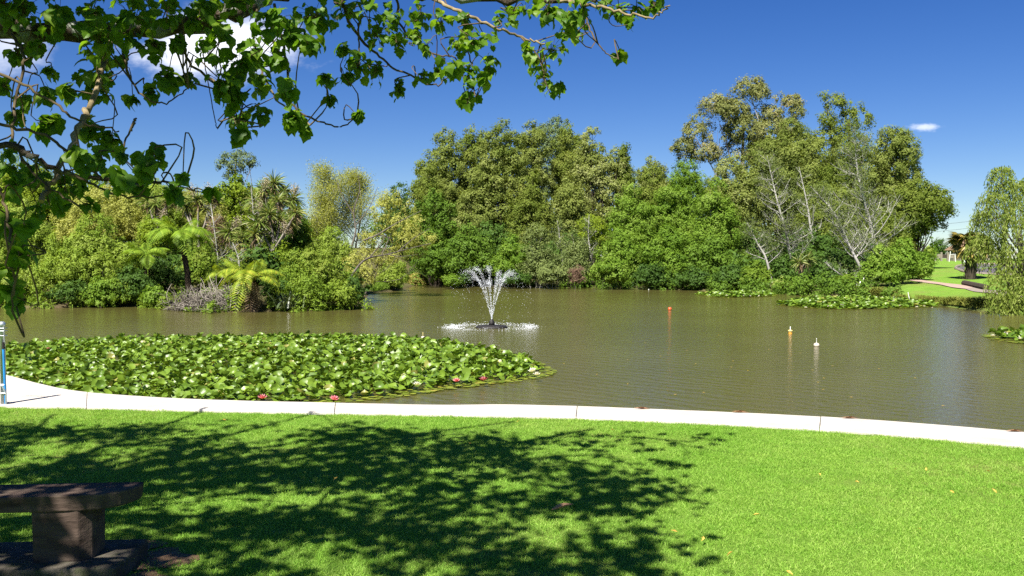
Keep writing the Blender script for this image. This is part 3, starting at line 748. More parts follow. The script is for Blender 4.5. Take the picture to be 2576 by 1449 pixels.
# ------------------------------------------------------------------ the wooded bank on the left
LG = 'trees and bushes on the near wooded bank'
left = [('willow_bush', 'bushlime', 235, 36.5, 545, 770, 270, 'large light-green willow bush leaning over the water beside the tree fern'),
        ('willow_bush', 'bushlime', 60, 38, 500, 772, 210, 'light-green willow bush at the edge of the picture behind hanging leaves'),
        ('willow_bush', 'bushlime', 130, 35.5, 640, 774, 150, 'low willow bush with drooping sprays at the water near the picture edge'),
        ('leafy_bush', 'lime', 110, 46, 402, 640, 250, 'pale yellow-green tree on the rise behind the willow bushes'),
        ('leafy_bush', 'pale', 300, 47, 425, 640, 200, 'pale straw-green tree on the rise above the large willow bush'),
        ('leafy_bush', 'bush', 420, 45, 470, 660, 170, 'green bush on the rise behind the tall tree fern'),
        ('leafy_bush', 'lime', 400, 40, 540, 640, 110, 'lime bush just behind the crown of the tall tree fern'),
        ('leafy_bush', 'pale', 530, 44, 480, 640, 110, 'pale twiggy bush between tree fern and cabbage trees'),
        ('leafy_bush', 'brown', 545, 42, 520, 640, 70, 'reddish-brown dry bush between tree fern and cabbage trees'),
        ('leafy_tree', 'lime', 600, 46, 432, 600, 120, 'bright lime feathery tree behind the cabbage trees'),
        ('leafy_tree', 'mid', 745, 43, 520, 680, 90, 'dark green tree just behind the cabbage trees'),
        ('leafy_bush', 'bushdark', 340, 35, 660, 772, 130, 'dark green bush at the water below the large willow bush'),
        ('leafy_bush', 'bushbright', 255, 34.5, 690, 772, 120, 'bright leafy bush at the water under the willow sprays'),
        ('leafy_bush', 'bush', 505, 37.5, 600, 770, 130, 'green bush behind the tall tree fern stem'),
        ('leafy_bush', 'bush', 585, 37, 640, 760, 110, 'green bush behind the yellow tree fern'),
        ('leafy_bush', 'lime', 580, 35.5, 655, 720, 70, 'small lime bush just above the grey brush heap'),
        ('leafy_bush', 'bush', 780, 34.5, 610, 780, 190, 'big fine-leaved rounded bush over the water beside the yellow fern'),
        ('leafy_bush', 'bush', 850, 35, 660, 778, 120, 'rounded green bush at the very tip of the wooded bank'),
        ('leafy_bush', 'bushlime', 830, 40, 570, 700, 150, 'yellow-green bush above the rounded bush on the tip'),
        ('leafy_bush', 'pale', 900, 39, 630, 730, 110, 'pale yellow-green bush under the leaning willow limbs'),
        ('leafy_bush', 'lime', 700, 39, 610, 720, 120, 'lime bush under the cabbage tree heads'),
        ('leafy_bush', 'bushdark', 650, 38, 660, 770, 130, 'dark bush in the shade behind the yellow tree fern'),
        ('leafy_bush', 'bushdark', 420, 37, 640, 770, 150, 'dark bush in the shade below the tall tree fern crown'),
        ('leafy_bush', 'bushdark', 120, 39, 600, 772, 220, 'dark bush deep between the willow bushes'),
        ('leafy_bush', 'pale', 480, 47, 470, 560, 120, 'straw-coloured bush tops on the skyline behind the cabbage trees'),
        ('leafy_bush', 'bushlime', 30, 34.6, 660, 777, 150, 'drooping light bush at the waterline in the picture corner'),
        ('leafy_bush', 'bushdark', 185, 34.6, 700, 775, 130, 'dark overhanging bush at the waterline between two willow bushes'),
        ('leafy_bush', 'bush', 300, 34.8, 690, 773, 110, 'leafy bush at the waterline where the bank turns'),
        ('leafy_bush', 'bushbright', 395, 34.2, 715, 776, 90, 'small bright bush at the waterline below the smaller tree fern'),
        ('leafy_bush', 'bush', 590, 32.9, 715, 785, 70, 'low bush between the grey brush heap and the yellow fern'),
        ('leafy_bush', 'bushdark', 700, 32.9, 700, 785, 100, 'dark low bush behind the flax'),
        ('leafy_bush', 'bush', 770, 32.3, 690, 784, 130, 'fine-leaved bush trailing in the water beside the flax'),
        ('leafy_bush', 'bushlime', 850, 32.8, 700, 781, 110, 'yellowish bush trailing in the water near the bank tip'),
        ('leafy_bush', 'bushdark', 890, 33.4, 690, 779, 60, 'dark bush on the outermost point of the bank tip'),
        ('leafy_bush', 'lime', 20, 44, 420, 640, 200, 'lime tree top behind the leaves at the picture edge'),
        ('leafy_bush', 'bushlime', 390, 48, 440, 620, 160, 'light green tree top on the skyline behind the tall tree fern'),
        ('leafy_bush', 'pale', 215, 43, 470, 640, 170, 'pale tree top just above the large willow bush'),
        ('leafy_tree', 'bushlime', 40, 47, 385, 640, 280, 'tall light tree at the picture edge on the wooded bank skyline'),
        ('leafy_tree', 'lime', 205, 48, 412, 640, 240, 'rounded lime tree on the skyline behind the pale hanging branch'),
        ('leafy_tree', 'bush', 335, 49, 445, 640, 210, 'green tree on the skyline above the large willow bush'),
        ('leafy_tree', 'pale', 455, 49, 455, 640, 190, 'straw-green tree on the skyline behind the hanging leaf tips'),
        ('leafy_tree', 'bush', 545, 47, 462, 640, 150, 'green tree on the skyline next to the lime feathery tree'),
        ('leafy_tree', 'bushlime', 660, 48, 452, 640, 150, 'light tree on the skyline behind the tallest cabbage tree'),
        ('leafy_tree', 'bush', 800, 46, 540, 680, 170, 'green tree below the pale half-leafed willow'),
        ('leafy_bush', 'bush', 650, 42, 560, 700, 140, 'green bush among the cabbage tree stems'),
        ('leafy_bush', 'bushlime', 985, 52, 640, 730, 90, 'yellow-green bush beside the inlet below the leaning willow')]
for n_, (nm, sp, x_, d_, t_, b_, w_, lb) in enumerate(left):
    tree(nm, lb, sp, x_, d_, t_, b_, w_, 300 + n_, category='tree' if nm == 'leafy_tree' else 'bush', group=LG, leafscale=1.2 if nm == 'leafy_tree' else 1.0, densmul=.7 if nm == 'leafy_tree' else 1.0)
tree('umbrella_tree', 'lone flat-topped tree standing above the skyline behind the lime tree', 'bluegum', 597, 75, 378, 446, 108, 401, lobes=[
    (575, 398, 20, 0), (600, 392, 20, .5), (625, 400, 18, 0), (560, 415, 15, 0), (590, 412, 18, -.5), (615, 415, 17, 0), (638, 412, 11, 0), (585, 432, 16, 0), (610, 435, 14, .4), (597, 388, 13, 0), (575, 440, 12, 0)])

bare_tree('dead_shrub', 'leafless pale shrub standing between the tall tree fern and the cabbage trees', 560, 39.5, (528, 500), 402, 1.0, 'palewillow', 1, 14, .035, .25, .05, 'leafless shrubs on the wooded bank', 0, 'shrub')
bare_tree('dead_shrub', 'leafless grey shrub in front of the lime feathery tree', 640, 40, (632, 470), 403, 1.0, 'palewillow', 1, 14, .03, .3, .05, 'leafless shrubs on the wooded bank', 0, 'shrub')
bare_tree('dead_shrub', 'leafless twiggy shrub just above the yellow tree fern', 610, 36, (585, 610), 404, .8, 'palewillow', 1, 12, .025, .25, .05, 'leafless shrubs on the wooded bank', 0, 'shrub')
# weeping strands
def strands(mb, lobes, rng, per_lobe, lmin, lmax, L=.12, Wd=.03, step=.055, sway=.25):
    for c_, r_ in lobes:
        d = rsphere(rng, per_lobe); d[:, 2] = np.abs(d[:, 2]) * .9 + .1; d = unit(d)
        p = np.asarray(c_) + d * r_ * rng.uniform(.6, 1.0, (per_lobe, 1))
        for p0, dd in zip(p, d):
            ln = rng.uniform(lmin, lmax); m = int(ln / step)
            t = np.linspace(0, 1, m)[:, None]
            out = np.array((dd[0], dd[1], 0)) * sway * ln
            P = p0 + out * (1 - (1 - t) ** 2) + np.array((0, 0, -1)) * ln * t ** 1.25 + rng.normal(size=3) * .06 * t + rng.normal(size=(m, 3)) * .015
            N = rng.normal(size=(m, 3)) * .7 + np.array((dd[0], dd[1], .3)); D = np.array((0, 0, -1.0)) + rng.normal(size=(m, 3)) * .5
            cards(mb, P, D, N, L * rng.uniform(.7, 1.2, m), Wd, np.clip(rng.random() * .5 + rng.random(m) * .5, 0, 1), .1)
def weeping(name, label, lobes_px, depth, base_px, seed, mat, per, lmin, lmax, group=None, bark='bark', r=.16, L=.12, Wd=.03):
    rng = np.random.default_rng(seed)
    x = (base_px - CX) / FPX * depth; base = np.array((x, depth, hz(x, depth)))
    lobes = [(at(a, b, depth + dz), np.array((1, 1, .7)) * r_ / FPX * depth) for a, b, r_, dz in lobes_px]
    o = empty(name, base); tag(o, label, 'tree', group)
    topz = np.mean([l[0] for l in lobes], axis=0)
    mb = MB(); limbs(mb, base, topz, lobes, rng, r, 1.0); mb.build('trunk', M[bark], o, smooth=True, origin=base)
    mb = MB(); strands(mb, lobes, rng, per, lmin, lmax, L, Wd)
    mb.build('crown', M[mat], o, origin=base)
weeping('weeping_willow', 'large weeping willow at the edge of the picture, its strands touching the water', [
    (2520, 430, 25, 0), (2545, 470, 40, .5), (2500, 500, 35, -.4), (2570, 520, 45, 0), (2480, 545, 35, .3), (2540, 560, 45, -.8), (2590, 470, 45, .6), (2610, 560, 55, 0), (2465, 600, 25, 0), (2500, 620, 40, .6),
    (2550, 640, 45, -.9), (2600, 650, 50, -.5), (2530, 700, 40, -1.0), (2580, 720, 45, -1.0), (2640, 600, 60, .8), (2660, 700, 60, 0), (2520, 745, 30, -1.2), (2560, 755, 35, -1.3), (2700, 550, 60, .5), (2640, 480, 50, 0)], 31.0, 2600, 501, 'weeping', 70, .4, 1.1, r=.2, L=.14, Wd=.038)
bare_tree('pale_willow', 'pale half-leafed willow with grey limbs against the sky at the tip of the bank', 850, 44, (830, 432), 502, 3.0, 'palewillow', 22, 24, .075, .35, .06, None)
bare_tree('pale_willow', 'second pale half-leafed willow stem with thin foliage next to the leaning willow', 885, 45, (905, 440), 512, 2.8, 'palewillow', 22, 22, .07, .35, .06, None)
tree('leaning_willow', 'yellow-green willow leaning out from the bank tip on bare grey limbs', 'pale', 1005, 44, 490, 680, 190, 503, base_x=915, nmul=1.1, lobes=[
    (985, 500, 30, 0), (1020, 525, 35, .5), (960, 530, 32, -.3), (1000, 565, 37, 0), (1045, 560, 30, .3), (1065, 605, 30, 0), (1020, 605, 35, -.6), (970, 590, 35, .3), (1088, 598, 17, 0), (1000, 640, 30, 0), (945, 560, 30, .5), (1050, 635, 22, 0), (925, 600, 30, 0), (930, 645, 32, -.6), (965, 660, 27, 0), (1035, 580, 25, -.8)])
# grey limbs of the leaning willow reaching over the inlet
def limb_thing(name, label, lines, cat='branch', mat='bark'):
    o = None; mb = MB()
    for pts, r0, r1 in lines:
        P = [at(*p) for p in pts]
        if o is None: o = empty(name, P[0]); org = P[0]; tag(o, label, cat)
        tube(mb, curve(P, 12), r0, r1, 6)
    mb.build('limb', M[mat], o, smooth=True, origin=org)
limb_thing('leaning_limb', 'crooked bare grey limb reaching out over the inlet at the bank tip', [
    (((880, 700, 36), (905, 665, 37), (930, 648, 38), (975, 640, 39), (1030, 625, 40), (1085, 612, 40)), .05, .012), (((930, 648, 38), (960, 610, 38), (970, 590, 38.5)), .028, .008), (((975, 640, 39), (1010, 645, 39), (1050, 640, 39.5)), .022, .007), (((1000, 634, 39.4), (1040, 600, 40), (1080, 575, 40)), .022, .007)])
limb_thing('leaning_limb', 'pale straight limb slanting up behind the bank tip', [(((915, 605, 41), (950, 590, 41), (1000, 560, 41.5), (1060, 530, 42)), .045, .012), (((950, 590, 41), (985, 600, 41.3)), .03, .01)])
limb_thing('leaning_limb', 'grey forked stem standing among the bushes of the bank tip', [(((885, 620, 42), (895, 580, 42), (890, 530, 42), (905, 480, 42), (900, 440, 42)), .055, .012), (((893, 570, 42), (930, 520, 42), (950, 470, 42)), .03, .008), (((890, 540, 42), (860, 490, 42), (845, 450, 42)), .03, .008)])

# tree ferns
def frond_mesh(name, rng, L, mat, pairs=30, droop=.9, width=.34, rise=.35):
    mb = MB(); t = np.linspace(0, 1, pairs)
    x = L * (t * .98 - .10 * t ** 3); z = L * (rise * t * 1.6 - droop * t ** 2.1)
    R = np.column_stack((x, np.zeros(pairs), z)); T = unit(np.gradient(R, axis=0))
    tube(mb, R, .014, .004, 4, .2, cap=False)
    for s in (-1, 1):
        w = width * L * np.sin(np.clip(t * 1.06 + .06, 0, 1) * np.pi) ** .75 * rng.uniform(.9, 1.05, pairs) + .01
        side = np.column_stack((np.full(pairs, .38), np.full(pairs, float(s)), np.full(pairs, -.28))) + T * .15
        N = np.cross(T, side) * s; N = N + rng.normal(size=N.shape) * .06
        gap = L / pairs
        cards(mb, R, side, N, w, gap * .95, np.clip(.4 + .3 * rng.normal(size=pairs), 0, 1), .22)
        for q in (.45, .75):
            cards(mb, R + unit(side) * (w * q)[:, None] - np.array((0, 0, .12)) * (w * q * q)[:, None], T + side * .3, N, gap * .9, gap * .45, np.clip(.4 + .3 * rng.normal(size=pairs), 0, 1), .0)
    return mb.mesh(name, mat)
def tree_fern(name, label, base, head, seed, L, n, mat, trunk_r, droop=(.7, 1.2), skirt=0):
    rng = np.random.default_rng(seed); base, head = np.asarray(base, float), np.asarray(head, float)
    o = empty(name, base); tag(o, label, 'tree fern', 'tree ferns on the wooded bank')
    mb = MB(); P = curve((base - (0, 0, .2), base * .5 + head * .5 + (.05, 0, 0), head), 12)
    tube(mb, P, trunk_r * 1.25, trunk_r * .8, 9)
    q = P[rng.integers(2, 11, 160)] + rsphere(rng, 160) * trunk_r
    cards(mb, q, rsphere(rng, 160) * .6 - UP, rsphere(rng, 160), .16, .03, .3)
    ftr = mb.build('trunk', M['fernbark'], o, origin=base)
    ms = [frond_mesh('frond', rng, L * s, mat, droop=d_, rise=r_) for s, d_, r_ in ((1.0, droop[0], .42), (.95, droop[1], .40), (1.05, (droop[0] + droop[1]) / 2, .5), (.8, droop[0] * .6, .65))]
    for a in range(n):
        f = link('frond', ms[a % 4], o, head - base)
        f.rotation_euler = (rng.normal() * .1, rng.normal() * .12, a / n * 2 * math.pi + rng.normal() * .12)
    if skirt:
        m2 = frond_mesh('dead_frond', rng, L * .8, M['thatch'], droop=1.9, rise=.05)
        for a in range(skirt):
            f = link('dead_frond', m2, ftr, head - base - np.array((0, 0, .08)))
            f.rotation_euler = (0, .5, a / skirt * 6.283 + rng.normal() * .3)
b_ = onT(478, 720, 30); b_ = np.array(((478 - CX) / FPX * 34.5, 34.5, hz((478 - CX) / FPX * 34.5, 34.5)))
tree_fern('tree_fern', 'tall tree fern with a dark leaning trunk and wide arching green fronds', b_, at(452, 588, 34.2), 601, 1.6, 15, M['fern'], .10, (.85, 1.5))
b_ = np.array(((636 - CX) / FPX * 31.5, 31.5, WATER - .02))
tree_fern('tree_fern', 'yellow-green tree fern at the very edge of the water, one frond hanging straight down', b_, at(633, 698, 31.5), 602, 1.45, 13, M['fernyellow'], .12, (.85, 1.7), 4)
b_ = np.array(((365 - CX) / FPX * 36, 36, hz((365 - CX) / FPX * 36, 36)))
tree_fern('tree_fern', 'smaller tree fern half hidden beside the large willow bush', b_, at(368, 640, 35.6), 603, 1.15, 11, M['fern'], .08)
b_ = np.array(((560 - CX) / FPX * 34.5, 34.5, hz((560 - CX) / FPX * 34.5, 34.5)))
tree_fern('tree_fern', 'low shaded tree fern behind the heap of grey brush', b_, at(563, 690, 34.5), 604, .95, 10, M['fernyellow'], .07, (.9, 1.4))
b_ = np.array(((978 - CX) / FPX * 53, 53, hz((978 - CX) / FPX * 53, 53)))
tree_fern('tree_fern', 'small yellowish tree fern on the inlet shore behind the bank tip', b_, at(980, 695, 53), 605, .9, 10, M['fernyellow'], .07, (1.0, 1.5))

# cabbage trees
def head_mesh(name, rng, n, L, Wd, mat, low=-.55):
    d = rsphere(rng, n); d = d[d[:, 2] > low]; n = len(d); mb = MB()
    segs = 3; prev = np.zeros((n, 3)); dirn = d.copy(); S = unit(np.cross(d, rng.normal(size=(n, 3))))
    ln = L * rng.uniform(.75, 1.1, n)[:, None]; tint = rng.random(n)
    pts = [prev + d * .03]
    for s in range(segs):
        dirn = unit(dirn + np.array((0, 0, -.22)) * (1 + rng.random((n, 1)) * .8) * (s > 0))
        pts.append(pts[-1] + dirn * ln / segs)
    wd = [Wd * .6, Wd, Wd * .8, .004]
    V = np.concatenate([np.stack((p - S * w / 2, p + S * w / 2), 1) for p, w in zip(pts, wd)], 1)
    base = np.arange(n)[:, None] * 8
    F = np.concatenate([base + np.array((2 * s, 2 * s + 1, 2 * s + 3, 2 * s + 2)) for s in range(segs)])
    mb.add(V.reshape(-1, 3), F, np.tile(tint, segs))
    return mb.mesh(name, mat)
crng = np.random.default_rng(77)
heads = [head_mesh('leaf_head', crng, 120, .62, .045, M['cabbage']) for _ in range(3)]
skirts = [head_mesh('dead_leaf_skirt', crng, 70, .42, .04, M['thatch'], -2) for _ in range(2)]
mb = MB(); rngf = np.random.default_rng(78); P = rngf.normal(size=(260, 3)) * (.12, .12, .18)
cards(mb, P, rsphere(rngf, 260), rsphere(rngf, 260), .06, .05, rngf.random(260)); blossom = mb.mesh('flower_plume', M['flower'])
def cabbage(label, base_px, depth, hs, seed, plume=()):
    rng = np.random.default_rng(seed); x = (base_px - CX) / FPX * depth; base = np.array((x, depth, hz(x, depth)))
    o = empty('cabbage_tree', base); tag(o, label, 'cabbage tree', 'cabbage trees on the wooded bank')
    H_ = [at(a, b, depth + rng.uniform(-.5, .5)) for a, b in hs]; fork = np.mean(H_, axis=0) * .5 + base * .5
    mb = MB(); tube(mb, curve((base - (0, 0, .2), (base + fork) / 2 + rng.normal(size=3) * .06, fork), 8), .09, .06, 7)
    for h_ in H_: tube(mb, curve((fork, (fork + h_) / 2 + rng.normal(size=3) * .1 - (0, 0, .08), h_), 7), .055, .04, 6)
    ctr = mb.build('trunk', M['barkgum'], o, smooth=True, origin=base)
    for i_, h_ in enumerate(H_):
        f = link('leaf_head', heads[i_ % 3], o, h_ - base); f.rotation_euler = (rng.normal() * .25, rng.normal() * .25, rng.uniform(0, 6.28)); f.scale = [rng.uniform(.85, 1.2)] * 3
        f = link('dead_leaf_skirt', skirts[i_ % 2], ctr, h_ - base - np.array((0, 0, .22))); f.rotation_euler = (0, 0, rng.uniform(0, 6.28)); f.scale = (.7, .7, 1.1)
    for p_ in plume:
        f = tag(link('flower_plume', blossom, ctr, at(*p_, depth - .5) - base), kind='stuff'); f.rotation_euler = (rng.normal() * .3, rng.normal() * .3, 0); f.scale = [.85] * 3
cabbage('tallest many-headed cabbage tree with pale flower plumes on the wooded bank', 690, 40.5, ((690, 462), (715, 480), (665, 480), (735, 505), (640, 505), (700, 505)), 701, ((668, 462), (742, 478), (655, 520)))
cabbage('cabbage tree with hanging heads low in the middle of the wooded bank', 672, 39, ((675, 540), (650, 560), (705, 555), (730, 560), (690, 575), (745, 535)), 702, ((718, 575),))
cabbage('cabbage tree with a single wide head above the yellow tree fern', 600, 38.5, ((605, 602), (575, 585), (640, 590)), 703, ((595, 560),))
cabbage('cabbage tree behind the tall tree fern, its heads against the straw-coloured bushes', 500, 42, ((500, 505), (470, 520), (525, 520), (450, 500), (540, 500)), 704, ((485, 480), (525, 478)))
cabbage('cabbage tree on the rise at the picture-edge side of the tree fern', 400, 43, ((395, 515), (425, 500), (370, 505)), 705, ((410, 540),))
cabbage('small cabbage tree in the shrubs below the bare white trees', 2010, 47.5, ((2012, 660), (2030, 652)), 706)

# flax, tussocks, grasses
def blades(name, label, px, depth, n, L, Wd, mat, seed, cat, group=None, arch=.5, z=None, spread=.2, sy=None):
    rng = np.random.default_rng(seed); x = (px - CX) / FPX * depth; zz = hz(x, depth) if z is None else z
    o_ = np.array((x, depth, zz - .02)); mb = MB()
    a = rng.uniform(0, 6.283, n); d = np.column_stack((np.cos(a) * .55, np.sin(a) * .55, rng.uniform(.6, 1.4, n))); d = unit(d)
    p = np.column_stack((rng.normal(size=n) * spread, rng.normal(size=n) * (sy or spread), np.zeros(n))); S = unit(np.cross(d, UP + rng.normal(size=(n, 3)) * .2))
    ln = L * rng.uniform(.5, 1.1, n)[:, None]; tint = rng.random(n); pts = [p]; dd = d
    for s in range(3):
        dd = unit(dd + np.array((0, 0, -arch * s * .5))); pts.append(pts[-1] + dd * ln / 3)
    wd = [Wd, Wd, Wd * .8, Wd * .1]
    V = np.concatenate([np.stack((q_ - S * w / 2, q_ + S * w / 2), 1) for q_, w in zip(pts, wd)], 1)
    base = np.arange(n)[:, None] * 8
    F = np.concatenate([base + np.array((2 * s, 2 * s + 1, 2 * s + 3, 2 * s + 2)) for s in range(3)])
    V = V.reshape(-1, 3); V[:, 2] = np.maximum(V[:, 2], 0.0)
    mb.add(V, F, np.tile(tint, 3))
    return tag(mb.build(name, mat, loc=o_), label, cat, group)
blades('flax_plant', 'flax plant with long pale strap leaves drooping into the water beside the yellow fern', 715, 31.6, 46, .95, .05, M['flax'], 801, 'flax', arch=.8, z=-.1)
blades('flax_plant', 'second flax plant half hidden in the foot of the rounded bush', 690, 32.8, 30, .8, .045, M['flax'], 802, 'flax', arch=.6, z=-.05)
blades('flax_plant', 'flax plant growing in the dark hollow of the far shore', 1630, 53.5, 40, 1.3, .06, M['flax'], 803, 'flax', arch=.6)
blades('flax_plant', 'flax plant at the foot of the tallest bare tree', 2170, 45.2, 50, 1.0, .05, M['flax'], 804, 'flax', arch=.7)
TG = 'tussocks along the far lawn edge'
for n_, (px, dp, L, lb) in enumerate(((2235, 41.6, .75, 'large straw-tipped tussock at the corner of the far lawn'), (2200, 42.5, .7, 'green tussock beside the large straw-tipped one'), (2160, 43, .7, 'brownish tussock at the foot of the shrubs by the long lily patch'),
        (2268, 40, .55, 'small tussock with a pale stake beside it'), (2352, 37.0, .42, 'small tussock alone on the lawn edge above the water'), (2395, 35.2, .5, 'dark round tussock on the shore nearer the willow'),
        (2440, 33.6, .55, 'tussock with yellow stalks at the foot of the weeping willow'), (2475, 32.6, .6, 'dense tussock under the hanging willow strands'))):
    blades('tussock', lb, px, dp, 420, L, .02, M['tussock'], 820 + n_, 'tussock', TG, arch=.8, spread=.16)
mb = MB(); tube(mb, [(0, 0, -.05), (-.06, 0, .18), (-.09, 0, .34)], .018, .012, 6)
x_ = (2290 - CX) / FPX * 39.5
tag(mb.build('stake', M['white'], loc=(x_, 39.5, hz(x_, 39.5))), 'short pale leaning stake in the grass by the long lily patch', 'stake')
def grass_patch(name, label, pts_px, n, L, mat, seed, z=None):
    rng = np.random.default_rng(seed); mb = MB()
    P = np.array([onT(*p) if z is None else on(*p, z) for p in pts_px]); w = rng.dirichlet(np.ones(len(P)) * .6, n); q = w @ P
    q[:, 2] = np.maximum(height(q[:, :2]), WATER)
    D = rng.normal(size=(n, 3)) * .35 + UP
    cards(mb, q, D, rng.normal(size=(n, 3)), L * rng.uniform(.5, 1.2, n), .03, rng.random(n), .2)
    return tag(mb.build(name, mat), label, 'grass', kind='stuff')
grass_patch('shore_grass', 'bright green grass sloping to the inlet behind the bank tip', [(920, 728), (960, 715), (1000, 722), (1015, 728), (940, 737)], 6000, .35, M['bright'], 851)
grass_patch('shore_grass', 'bright green grass at the water under the tall tree fern', [(330, 768), (380, 745), (400, 768), (350, 750)], 2500, .35, M['bright'], 852)
grass_patch('shore_grass', 'rough grass along the far lawn beside the long lily patch', [(2300, 745), (2360, 752), (2430, 772), (2470, 778), (2380, 766), (2300, 755)], 6000, .13, M['tussock'], 853)
# dry grass mound at the inlet
mb = MB(); g = onT(1048, 714); rng = np.random.default_rng(860)
d = rsphere(rng, 5000); d[:, 2] = np.abs(d[:, 2])
P = d * (.75, .6, .62) * rng.uniform(.85, 1.0, (5000, 1))
cards(mb, P, rng.normal(size=(5000, 3)) * .4 + d * .6 + (0, 0, -.3), d, .2, .03, rng.random(5000), .2)
tag(mb.build('grass_mound', leafmat('dry_grass', (.26, .23, .05), (.38, .33, .10), .2, .7, .1), loc=g), 'rounded mound of yellowed grass at the mouth of the inlet', 'grass mound')
# grey brush heap
def brush(name, label, px, depth, w, h, n, seed, mat):
    rng = np.random.default_rng(seed); mb = MB(); x = (px - CX) / FPX * depth; o_ = np.array((x, depth, max(hz(x, depth), WATER) - .02))
    for _ in range(n):
        p = rng.normal(size=3) * (w * .32, .22, 0); p[2] = abs(rng.normal()) * h * .35
        d = unit(rng.normal(size=3) + (0, 0, .35)); e = p + d * rng.uniform(.3, .75); e[2] = max(e[2], 0)
        tube(mb, curve((p, (p + e) / 2 + rng.normal(size=3) * .09, e), 5), .014, .005, 3, rng.random(), cap=False)
    tag(mb.build(name, M[mat], loc=o_), label, 'brush heap')
brush('brush_heap', 'tangled heap of dead grey twigs at the water beside the yellow tree fern', 545, 31.8, 1.6, .75, 620, 871, 'barkgum')
brush('brush_heap', 'dark brown tangle of dead twigs below the tall tree fern', 470, 32.6, 1.0, .55, 300, 872, 'bark')
# undergrowth that closes the bank behind the separate trees
def undergrowth(name, label, line, seed, mat, rmin, rmax, step, leaf=(.34, .9, 10, .27, .17)):
    rng = np.random.default_rng(seed); L_ = resample(np.array(line, float), int(np.sum(np.linalg.norm(np.diff(np.array(line, float), axis=0), axis=1)) / step))
    lobes = []
    for p in L_:
        for _ in range(2):
            r_ = rng.uniform(rmin, rmax); x_, y_ = p + rng.normal(size=2) * .5
            lobes.append((np.array((x_, y_, hz(x_, y_) + r_ * rng.uniform(.2, .8))), r_))
    mb = MB(); crown_cards(mb, lobes, rng, *leaf, .1, .6)
    tag(mb.build(name, M[mat]), label, 'undergrowth', kind='stuff')
def shoreline(px0, px1, back):
    P = np.array([p[:2] for p in far_shore]); f = CX + FPX * P[:, 0] / P[:, 1]
    return [P[i] + (0, back) for i in range(len(P)) if px0 <= f[i] <= px1]
def gp(px, d): return ((px - CX) / FPX * d, d)
undergrowth('undergrowth', 'low leafy fringe trailing into the water along the wooded bank', shoreline(-320, 910, .35), 885, 'bushgreen', .20, .42, .36, (.15, 1.2, 14, .085, .06))
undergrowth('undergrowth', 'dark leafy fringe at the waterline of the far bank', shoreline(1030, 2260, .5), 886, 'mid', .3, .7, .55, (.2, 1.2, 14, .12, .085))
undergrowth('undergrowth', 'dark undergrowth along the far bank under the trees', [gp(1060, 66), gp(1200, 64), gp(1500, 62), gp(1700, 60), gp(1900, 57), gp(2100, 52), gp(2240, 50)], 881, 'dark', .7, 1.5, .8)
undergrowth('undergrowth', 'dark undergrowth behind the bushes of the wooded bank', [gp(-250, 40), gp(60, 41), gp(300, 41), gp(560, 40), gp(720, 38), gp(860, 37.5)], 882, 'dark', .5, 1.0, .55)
undergrowth('undergrowth', 'dense growth on the rise behind the wooded bank', [gp(-250, 50), gp(60, 50), gp(300, 51), gp(560, 50), gp(760, 48)], 883, 'mid', .8, 1.5, .8)
undergrowth('undergrowth', 'low shrubbery behind the tall trees of the far bank', [gp(960, 86), gp(1300, 88), gp(1700, 88), gp(2100, 82), gp(2250, 74)], 884, 'mid', 1.5, 3.2, 1.8)

# palm on the far lawn
rng = np.random.default_rng(900)
pb = onT(2440, 703); pbx = pb
o = empty('palm_tree', pb); tag(o, 'stout shaggy palm with browned fan leaves beside the road loop', 'palm')
ph = at(2438, 612, pb[1]) - pb; mb = MB(); P = curve(((0, 0, -.1), (.05, 0, ph[2] * .5), (0, 0, ph[2])), 10)
tube(mb, P, .26, .32, 10); q = P[rng.integers(0, 10, 500)] + rsphere(rng, 500) * (.3, .3, .1); cards(mb, q, rsphere(rng, 500) * .4 + UP * .8, rsphere(rng, 500), .22, .05, .4)
mb.build('trunk', M['barkdark'], o)
fan = MB(); nb = 22
ang = np.linspace(-1.9, 1.9, nb); D = np.column_stack((np.cos(ang), np.sin(ang), -.25 - .12 * np.abs(ang)))
cards(fan, np.tile((.55, 0, 0), (nb, 1)), D, np.tile(UP, (nb, 1)) + rng.normal(size=(nb, 3)) * .2, .62, .10, rng.random(nb), .25); tube(fan, [(0, 0, 0), (.3, 0, .03), (.55, 0, 0)], .02, .012, 4)
fan_me = fan.mesh('fan_leaf', M['palm'])
for a in range(44):
    f = link('fan_leaf', fan_me, o, ph + rng.normal(size=3) * .05); el = rng.uniform(-1.1, .95)
    f.rotation_euler = (rng.normal() * .3, -el, rng.uniform(0, 6.283)); f.scale = [rng.uniform(.8, 1.15)] * 3

# fence, hut, signs and cables at the skyline
fy = 92.0
def P_(px, py, d=fy): return at(px, py, d)
o = empty('hut', P_(2412, 655)); tag(o, 'small hut with a brown thatched roof behind the palm', 'hut'); org = np.array(o.location)
c_ = P_(2440, 650, fy + 3); z_ = hz(c_[0], c_[1])
mb = MB(); box(mb, c_ * (1, 1, 0) + (0, 0, z_ + .5), (3.4, 2.6, 1.2)); mb.build('wall', M['hutwall'], o, origin=org)
mb = MB(); t = np.array((c_[0], c_[1], z_ + 1.1)); e = .1
mb.add([t + (-2.0, -1.6, 0), t + (2.0, -1.6, 0), t + (2.0, 1.6, 0), t + (-2.0, 1.6, 0), t + (-.6, 0, 1.3), t + (.6, 0, 1.3)], [(0, 1, 5, 4), (2, 3, 4, 5)]); mb.add([t + (-2.0, -1.6, 0), t + (-2.0, 1.6, 0), t + (-.6, 0, 1.3), t + (2.0, 1.6, 0), t + (2.0, -1.6, 0), t + (.6, 0, 1.3)], [(0, 2, 1), (3, 5, 4)])
mb.build('roof', M['roof'], o, origin=org)
fo = empty('fence', P_(2340, 655)); tag(fo, 'low fence with pale panels along the top of the far lawn', 'fence'); org = np.array(fo.location)
